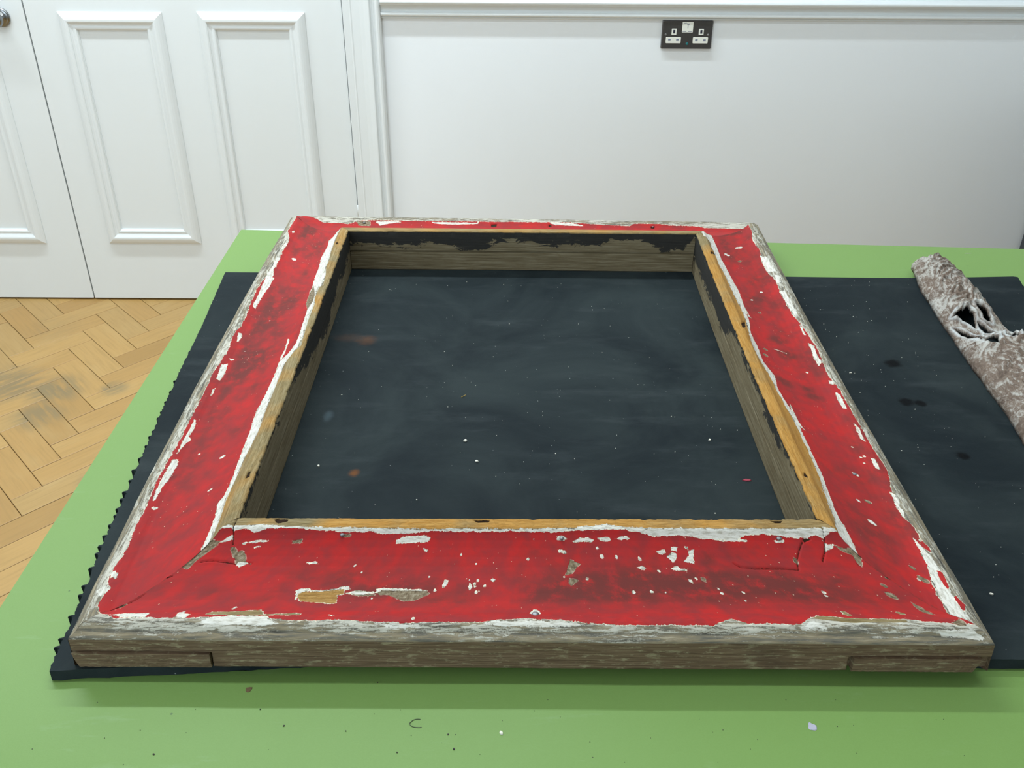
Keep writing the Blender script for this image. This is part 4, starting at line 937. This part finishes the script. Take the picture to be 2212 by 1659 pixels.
c = k.mix(k.math('MULTIPLY', at[2], 0.75), c, (0.05, 0.032, 0.022))
k.base(c)
k.bump(k.math('ADD', n1, k.math('MULTIPLY', f, 0.4)), 0.7, 0.0015)
CARVE = k.m

CY = [0.3, 0.06, 0.12, 0.20, 0.30, 0.3474, 0.4023, 0.4618, 0.5084, 0.5646, 0.6155, 0.6610, 0.6984, 0.7376, 0.7619, 0.8095, 0.8486, 0.8600, 0.8665]
cy_ = np.array([-0.10, -0.06, 0.0, 0.10, 0.20, 0.30, 0.3474, 0.4023, 0.4618, 0.5084, 0.5646, 0.6155, 0.6610, 0.6984, 0.7376, 0.7619, 0.8095, 0.8486, 0.8600, 0.8665])
cl_ = np.array([1.020, 0.998, 0.990, 0.986, 0.986, 0.987, 0.9873, 0.9940, 0.9964, 0.9978, 1.0005, 1.0043, 1.0064, 1.0102, 1.0142, 1.0150, 1.0243, 1.0307, 1.0400, 1.0540])
yr_ = np.array([-0.10, -0.06, 0.0, 0.15, 0.30, 0.38, 0.46, 0.52, 0.57, 0.5950, 0.6060, 0.6128, 0.6200, 0.6734, 0.7164, 0.7568, 0.7991, 0.8343, 0.8550, 0.8665])
xr_ = np.array([1.070, 1.090, 1.095, 1.092, 1.100, 1.118, 1.140, 1.150, 1.148, 1.136, 1.122, 1.0900, 1.0875, 1.0901, 1.0946, 1.0973, 1.0964, 1.0935, 1.0850, 1.0660])
NYC, NXC = 640, 92
yy = np.linspace(-0.10, 0.8665, NYC)
XL = np.interp(yy, cy_, cl_); XR = np.interp(yy, yr_, xr_)
XL = XL + 0.0012 * fbm(yy / 0.012, yy * 0, 61); XR = XR + 0.0012 * fbm(yy / 0.012, yy * 0 + 3, 62)
tt = np.linspace(0, 1, NXC)
GX = XL[:, None] + (XR - XL)[:, None] * tt[None, :]
GY = np.repeat(yy[:, None], NXC, 1)
# half round blank, then acanthus like lobes cut into it
lens = np.sqrt(np.clip(1 - (2 * tt[None, :] - 1) ** 2, 0, 1))
endf = np.clip((0.8665 - GY) / 0.05, 0.0, 1) ** 0.5 * np.clip((GY + 0.10) / 0.05, 0.0, 1) ** 0.5
H = 0.005 + (0.0160 + 0.010 * np.clip((0.60 - GY) / 0.04, 0, 1)) * lens * (0.35 + 0.65 * endf)
wx = GX + 0.010 * fbm(GX / 0.035, GY / 0.035, 71); wy = GY + 0.012 * fbm(GX / 0.04, GY / 0.04, 72)
def leaf(x0, y0, ang, ln, wd, hgt, vein):
    """one carved leaf with a raised curl and cut veins"""
    ca, sa = math.cos(ang), math.sin(ang)
    a = (wx - x0) * ca + (wy - y0) * sa
    b = -(wx - x0) * sa + (wy - y0) * ca
    b = b + 0.35 * a * a / ln
    r = np.sqrt(np.clip((a / ln) ** 2 + (b / wd) ** 2, 0, 4))
    body = np.clip(1 - r ** 2, 0, 1) ** 0.6
    v = 0.5 + 0.5 * np.cos(b / wd * PI * vein + a / ln * 1.5)
    return body * hgt * (0.60 + 0.40 * v), body * (1 - v)
REL = np.zeros_like(GX); VEIN = np.zeros_like(GX)
rng = random.Random(5)
LEAVES = [(1.062, 0.845, 2.6, 0.032, 0.010), (1.058, 0.825, 2.75, 0.036, 0.011), (1.052, 0.803, 2.7, 0.038, 0.011), (1.058, 0.775, 2.5, 0.042, 0.012), (1.046, 0.752, 2.75, 0.036, 0.011), (1.070, 0.742, 2.2, 0.034, 0.011), (1.045, 0.722, 2.6, 0.036, 0.011), (1.066, 0.705, 2.4, 0.034, 0.010), (1.036, 0.692, 2.9, 0.030, 0.011), (1.075, 0.678, 2.0, 0.026, 0.010), (1.030, 0.660, 2.5, 0.028, 0.010),
          (1.022, 0.552, 0.5, 0.030, 0.014), (1.040, 0.548, 0.8, 0.038, 0.016), (1.075, 0.560, 2.6, 0.045, 0.014), (1.110, 0.575, 2.7, 0.040, 0.014), (1.055, 0.515, 1.3, 0.046, 0.014), (1.025, 0.500, 1.9, 0.036, 0.012), (1.090, 0.520, 2.3, 0.044, 0.014), (1.125, 0.535, 2.4, 0.036, 0.012), (1.050, 0.460, 2.2, 0.046, 0.013), (1.018, 0.440, 2.0, 0.034, 0.011), (1.095, 0.465, 2.5, 0.046, 0.014), (1.035, 0.410, 2.4, 0.044, 0.013), (1.080, 0.405, 2.2, 0.042, 0.013), (1.030, 0.365, 2.1, 0.040, 0.012), (1.065, 0.345, 2.5, 0.040, 0.012), (1.035, 0.310, 2.3, 0.040, 0.012), (1.060, 0.270, 2.4, 0.042, 0.012), (1.030, 0.240, 2.2, 0.040, 0.012), (1.060, 0.205, 2.5, 0.042, 0.012), (1.030, 0.170, 2.3, 0.040, 0.012), (1.055, 0.130, 2.5, 0.042, 0.012), (1.030, 0.095, 2.3, 0.040, 0.012), (1.055, 0.055, 2.5, 0.042, 0.012), (1.035, 0.015, 2.3, 0.040, 0.012), (1.050, -0.03, 2.4, 0.040, 0.012)]
for i in range(26):
    LEAVES.append((1.012 + rng.uniform(-0.004, 0.012) + (0.008 if i > 20 else 0), 0.02 + i * 0.0212 + rng.uniform(-0.004, 0.004), rng.uniform(0.5, 1.5), rng.uniform(0.020, 0.034), rng.uniform(0.007, 0.011)))
for i in range(14):
    LEAVES.append((rng.uniform(1.03, 1.10), 0.30 + i * 0.021, rng.uniform(0.3, 2.6), rng.uniform(0.022, 0.036), rng.uniform(0.007, 0.011)))
for i_, (x0, y0, an, ln, wd) in enumerate(LEAVES):
    if y0 > 0.65: an = PI - an + 0.35; ln *= 1.15; wd *= 1.1
    elif i_ % 2: an = PI - an + 0.3; ln *= 1.1
    h_, b_ = leaf(x0, y0, an, ln, wd, 0.0080, 3)
    VEIN = np.where(h_ > REL, b_, VEIN); REL = np.maximum(REL, h_)
cut = 0.0030 * fbm(wx / 0.010, wy / 0.010, 75) + 0.0035 * (1 - 2 * np.abs(fbm(wx / 0.022, wy / 0.022, 78)))
edge_in = np.clip(lens * 1.45 - 0.28, 0, 1)
# piercings
HOLES = [[(1.0215, 0.6440), (1.0290, 0.6520), (1.0420, 0.6590), (1.0440, 0.6480), (1.0405, 0.6290), (1.0375, 0.6215), (1.0330, 0.6320)],
         [(1.0600, 0.6690), (1.0640, 0.6700), (1.0700, 0.6600), (1.0690, 0.6480), (1.0655, 0.6360), (1.0605, 0.6380), (1.0600, 0.6520)],
         [(1.0145, 0.6125), (1.0185, 0.6105), (1.0270, 0.5960), (1.0330, 0.5720), (1.0320, 0.5600), (1.0250, 0.5610), (1.0170, 0.5830)],
         [(1.0480, 0.6225), (1.0515, 0.6200), (1.0600, 0.6030), (1.0640, 0.5780), (1.0600, 0.5670), (1.0520, 0.5690), (1.0490, 0.5930)]]
dh = np.full(GX.shape, -1.0)
for hpts in HOLES:
    dh = np.maximum(dh, sd_poly(GX, GY, hpts))
strap = np.exp(-((GY - 0.612) / 0.030) ** 2)
REL = REL * (1 - 0.8 * strap)
for i_, h_ in enumerate(HOLES):
    cx_ = sum(p[0] for p in h_) / len(h_); cyy = sum(p[1] for p in h_) / len(h_)
    HOLES[i_] = [(cx_ + (p[0] - cx_) * 1.42, cyy + (p[1] - cyy) * (1.30 if i_ < 2 else 1.55) - (0.0 if i_ < 2 else 0.006)) for p in h_]
dh = np.maximum.reduce([sd_poly(GX, GY, h_) for h_ in HOLES])
H = H + (REL + cut * (1 - 0.6 * strap)) * edge_in
H = H - 0.010 * strap * edge_in + 0.0022 * np.exp(-(dh * 1000 + 3) ** 2 / 6) * edge_in
gx_, gy_ = np.gradient(H)
slope = np.hypot(gx_ / (yy[1] - yy[0]), gy_ / 0.0011)
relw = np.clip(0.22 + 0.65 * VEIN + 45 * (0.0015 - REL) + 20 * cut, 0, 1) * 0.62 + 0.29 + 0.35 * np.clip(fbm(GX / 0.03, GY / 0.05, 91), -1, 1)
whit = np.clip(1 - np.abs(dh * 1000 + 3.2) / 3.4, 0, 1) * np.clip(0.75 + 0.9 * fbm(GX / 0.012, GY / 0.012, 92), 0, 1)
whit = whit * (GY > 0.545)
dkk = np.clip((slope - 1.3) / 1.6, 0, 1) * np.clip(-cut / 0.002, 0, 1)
# mesh: top, underside, and walls wherever a face is missing
keep = np.ones((NYC - 1, NXC - 1), bool)
mx = (GX[:-1, :-1] + GX[1:, 1:]) / 2; my = (GY[:-1, :-1] + GY[1:, 1:]) / 2
for hpts in HOLES:
    keep &= sd_poly(mx, my, hpts) < 0
idx = np.arange(NYC * NXC).reshape(NYC, NXC)
qt = np.stack([idx[:-1, :-1], idx[:-1, 1:], idx[1:, 1:], idx[1:, :-1]], -1)[keep]
N = NYC * NXC
qb = qt[:, ::-1] + N
from collections import Counter
cnt = Counter()
for f_ in qt.tolist():
    for i in range(4):
        a, b = f_[i], f_[(i + 1) % 4]
        cnt[(a, b)] += 1
walls = [(b, a, a + N, b + N) for (a, b) in cnt if (b, a) not in cnt]
OX, OY = 1.05, 0.40
top = np.stack([GX - OX, GY - OY, H], -1).reshape(-1, 3)
botz = np.stack([GX - OX, GY - OY, np.clip(H - 0.0055, 0.0, None) * np.clip(lens * 1.8 - 0.30, 0, 1)], -1).reshape(-1, 3)
me = bpy.data.meshes.new('carved_ornament')
me.from_pydata(np.concatenate([top, botz]).tolist(), [], qt.tolist() + qb.tolist() + walls)
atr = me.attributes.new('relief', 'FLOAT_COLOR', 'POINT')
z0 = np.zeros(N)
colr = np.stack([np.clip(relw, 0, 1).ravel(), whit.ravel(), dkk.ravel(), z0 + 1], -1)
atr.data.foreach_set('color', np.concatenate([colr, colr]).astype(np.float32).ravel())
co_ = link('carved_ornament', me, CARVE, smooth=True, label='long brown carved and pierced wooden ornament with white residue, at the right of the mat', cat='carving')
co_.location = (OX, OY, ZM + 0.0004)

# ------------------------------------------------------------------ paint chips and debris
k = NT('cream_paint_flake', 0.6); k.base(k.mix(k.noise(k.coord(), 500, 3), (0.74, 0.72, 0.64), (0.60, 0.57, 0.48))); FLK = k.m
k = NT('red_paint_flake', 0.5); k.base(k.mix(k.noise(k.coord(), 300, 3), (0.36, 0.02, 0.05), (0.24, 0.02, 0.04))); FLR = k.m
k = NT('dry_straw', 0.6); k.base(k.mix(k.noise(k.coord(), 300, 3), (0.42, 0.30, 0.07), (0.30, 0.20, 0.05))); STRAW = k.m
k = NT('dark_crumb', 0.8); k.base(k.mix(k.noise(k.coord(), 300, 3), (0.02, 0.02, 0.018), (0.05, 0.04, 0.03))); CRUMB = k.m
k = NT('pale_lilac_paint', 0.45); k.base(k.mix(k.noise(k.coord(), 300, 3), (0.42, 0.40, 0.50), (0.36, 0.36, 0.44))); LILAC = k.m
k = NT('brown_blot', 0.6); k.base(k.mix(k.noise(k.coord(), 300, 3), (0.09, 0.055, 0.02), (0.15, 0.10, 0.04))); BLOT = k.m
k = NT('dark_fibre', 0.8); k.base(k.mix(k.noise(k.coord(), 300, 3), (0.05, 0.07, 0.04), (0.07, 0.09, 0.05))); FIBRE = k.m

def chip_bm(bm, x, y, z, rx, ry, h, rot, rng, n=7, tilt=0.0):
    top, bot = [], []
    for i in range(n):
        a = 2 * PI * i / n
        r = rng.uniform(0.7, 1.12)
        px, py = rx * r * math.cos(a), ry * r * math.sin(a)
        X, Y = px * math.cos(rot) - py * math.sin(rot), px * math.sin(rot) + py * math.cos(rot)
        dz = tilt * (X + rx) / max(rx, 1e-6) * 0.5
        bot.append(bm.verts.new((x + X, y + Y, z + dz)))
        top.append(bm.verts.new((x + X * 0.86, y + Y * 0.86, z + h + dz + rng.uniform(0, h * 0.4))))
    bm.faces.new(top); bm.faces.new(bot[::-1])
    for i in range(n):
        j = (i + 1) % n
        bm.faces.new((bot[i], bot[j], top[j], top[i]))
def chip(name, x, y, z, rx, ry, h, rot, mat, seed, label, cat, group=None, tilt=0.0, n=7):
    bm = bmesh.new()
    chip_bm(bm, 0, 0, 0, rx, ry, h, rot, random.Random(seed), n, tilt)
    o = bm_obj(name, bm, mat, label=label, cat=cat, group=group)
    o.location = (x, y, z)
    return o
ze = ZM + 0.0002
G = 'paint flakes fallen on the black mat'
chip('paint_flake', 0.3260, 0.3474, ze, 0.0026, 0.0022, 0.0012, 0.6, FLK, 1, 'largest white paint flake on the mat inside the frame, left of centre', 'paint flake', G, 0.0006)
chip('paint_flake', 0.3411, 0.3058, ze, 0.0026, 0.0014, 0.0010, -0.7, FLK, 2, 'folded greyish paint flake just in front of the largest white flake', 'paint flake', G, 0.0012)
chip('paint_flake', 0.1612, 0.2958, ze, 0.0018, 0.0016, 0.0010, 0.2, FLK, 3, 'white paint flake inside the frame near the left rail, by an orange stain', 'paint flake', G)
chip('paint_flake', 0.6166, 0.3527, ze, 0.0021, 0.0018, 0.0010, 0.9, FLK, 4, 'white paint flake inside the frame near the right rail', 'paint flake', G)
chip('paint_flake', 0.6445, 0.2741, ze, 0.0055, 0.0019, 0.0008, -0.12, FLR, 5, 'flat red paint flake on the mat in the inner right corner of the frame', 'paint flake', G)
chip('paint_flake', 0.8426, 0.0960, ze, 0.0021, 0.0012, 0.0010, -0.3, FLK, 6, 'white paint flake on the mat outside the front right corner of the frame', 'paint flake', G)
chip('paint_flake', 0.8318, 0.5117, ze, 0.0026, 0.0013, 0.0010, 0.1, FLK, 7, 'white paint flake on the mat between the right rail and the dark stains', 'paint flake', G)
chip('straw_splinter', 0.3198, 0.4474, ze, 0.0052, 0.00055, 0.0006, 0.75, STRAW, 8, 'thin yellow straw splinter on the mat in the middle of the frame', 'splinter', n=8)
zt = ZT + 0.0002
chip('paint_drop', 0.6341, -0.0499, zt, 0.0042, 0.0046, 0.0003, 0.3, LILAC, 9, 'pale lilac paint drop dried on the green table in front of the frame', 'paint drop', n=12)
chip('paint_flake', 0.3736, -0.0584, zt, 0.0016, 0.0021, 0.0008, 0.2, FLK, 10, 'cream paint flake on the green table in front of the frame', 'paint flake')
chip('paint_blot', 0.1537, -0.0144, zt, 0.0034, 0.0030, 0.0003, 0.2, BLOT, 11, 'small brown blot on the green table close to the front of the frame', 'stain', n=11)
chip('paint_splash', 1.1644, 0.9390, zt, 0.0068, 0.0010, 0.0003, 0.02, FLK, 12, 'short white streak on the green table behind the carved ornament', 'paint mark', n=10)
# curled hair
bm = bmesh.new()
path = []
for i in range(15):
    a = math.radians(70 + 190 * i / 14)
    path.append((0.3035 + 0.0058 * math.cos(a) * (1.0 if i < 8 else 1.15), -0.0490 + 0.0042 * math.sin(a)))
path += [(0.3052, -0.0533), (0.3072, -0.0530)]
def tube(bm, pts, r, z, n=5):
    rings = []
    for i, (x, y) in enumerate(pts):
        a = pts[max(i - 1, 0)]; b = pts[min(i + 1, len(pts) - 1)]
        dx, dy = b[0] - a[0], b[1] - a[1]
        l = math.hypot(dx, dy) or 1
        nx_, ny_ = -dy / l, dx / l
        rings.append([bm.verts.new((x + nx_ * r * math.cos(2 * PI * k_ / n), y + ny_ * r * math.cos(2 * PI * k_ / n), z + r + r * math.sin(2 * PI * k_ / n))) for k_ in range(n)])
    for a, b in zip(rings[:-1], rings[1:]):
        for i in range(n):
            bm.faces.new((a[i], a[(i + 1) % n], b[(i + 1) % n], b[i]))
    bm.faces.new(rings[0][::-1]); bm.faces.new(rings[-1])
tube(bm, [(x - 0.3035, y + 0.049) for x, y in path], 0.00028, 0.0)
o = bm_obj('hair', bm, FIBRE, label='fine dark curled hair lying on the green table', cat='hair')
o.location = (0.3035, -0.0490, ZT + 0.0001)
# uncounted crumbs
MATC= [(0.1719, 0.4623), (0.1639, 0.4487), (0.3672, 0.7768), (0.5006, 0.6911), (0.1898, 0.6239), (0.191, 0.7558), (0.5527, 0.4775), (0.505, 0.4398), (0.6757, 0.374), (0.6554, 0.3757), (0.5001, 0.7033), (0.2878, 0.5619), (0.3766, 0.645), (0.578, 0.4033), (0.4321, 0.3232), (0.2783, 0.2354), (0.9824, 0.7247), (0.8848, 0.6756), (0.8774, 0.6263), (0.8312, 0.5112), (0.842, 0.6967), (0.9009, 0.6602), (0.9082, 0.6626), (0.8749, 0.5204), (0.874, 0.5145), (0.8322, 0.3332), (0.8601, 0.3405), (0.8862, 0.4232), (0.8286, 0.6512), (0.836, 0.6123), (0.8233, 0.4623), (0.8404, 0.4929), (0.5563, 0.2185), (0.6206, 0.2155)]
TAB= [(0.2894, -0.078), (0.2947, 0.0026), (0.3352, -0.0743), (0.3296, -0.0601), (0.2647, -0.0061), (0.2446, -0.0574), (0.0928, -0.0811), (0.1921, -0.0524), (0.1687, -0.0357), (-0.0036, -0.0538), (-0.0421, -0.0426), (0.8398, 0.9161)]

rng = random.Random(31)
bm = bmesh.new(); bm2 = bmesh.new()
for i, (x, y) in enumerate(MATC):
    if 0.6 < x < 0.7: x -= 0.022
    if 0.8 < x < 0.84: x += 0.006
    s_ = rng.uniform(0.0005, 0.0011)
    chip_bm(bm if x < 0.7 else bm2, x, y, ZM + 0.0001, s_, s_ * rng.uniform(0.6, 1), 0.0005, rng.uniform(0, 3), rng, 6)
for i in range(170):
    if i % 5 < 3: x, y = rng.uniform(0.165, 0.63), rng.uniform(0.16, 0.79)
    else: x, y = rng.uniform(0.82, 0.965), rng.uniform(0.05, 0.80)
    s_ = rng.choice([0.0002, 0.0003, 0.0003, 0.0005])
    chip_bm(bm if x < 0.7 else bm2, x, y, ZM + 0.0001, s_, s_, 0.0004, rng.uniform(0, 3), rng, 5)
bm_obj('paint_crumbs', bm, FLK, label='tiny white paint crumbs scattered over the black mat inside the frame', cat='crumbs', kind='stuff')
bm_obj('paint_crumbs', bm2, FLK, label='tiny white paint crumbs scattered over the mat right of the frame', cat='crumbs', kind='stuff')
bm = bmesh.new()
for (x, y) in TAB:
    if y > 0.0 or x < 0.0: continue
    s_ = rng.uniform(0.0006, 0.0012)
    chip_bm(bm, x, y, ZT + 0.0001, s_, s_ * 0.8, 0.0006, rng.uniform(0, 3), rng, 6)
for i in range(40):
    x, y = rng.uniform(-0.05, 0.85), rng.uniform(-0.10, -0.02)
    s_ = rng.uniform(0.0002, 0.0005)
    chip_bm(bm, x, y, ZT + 0.0001, s_, s_, 0.0003, rng.uniform(0, 3), rng, 5)
bm_obj('dark_crumbs', bm, CRUMB, label='dark specks of grit scattered on the green table', cat='crumbs', kind='stuff')
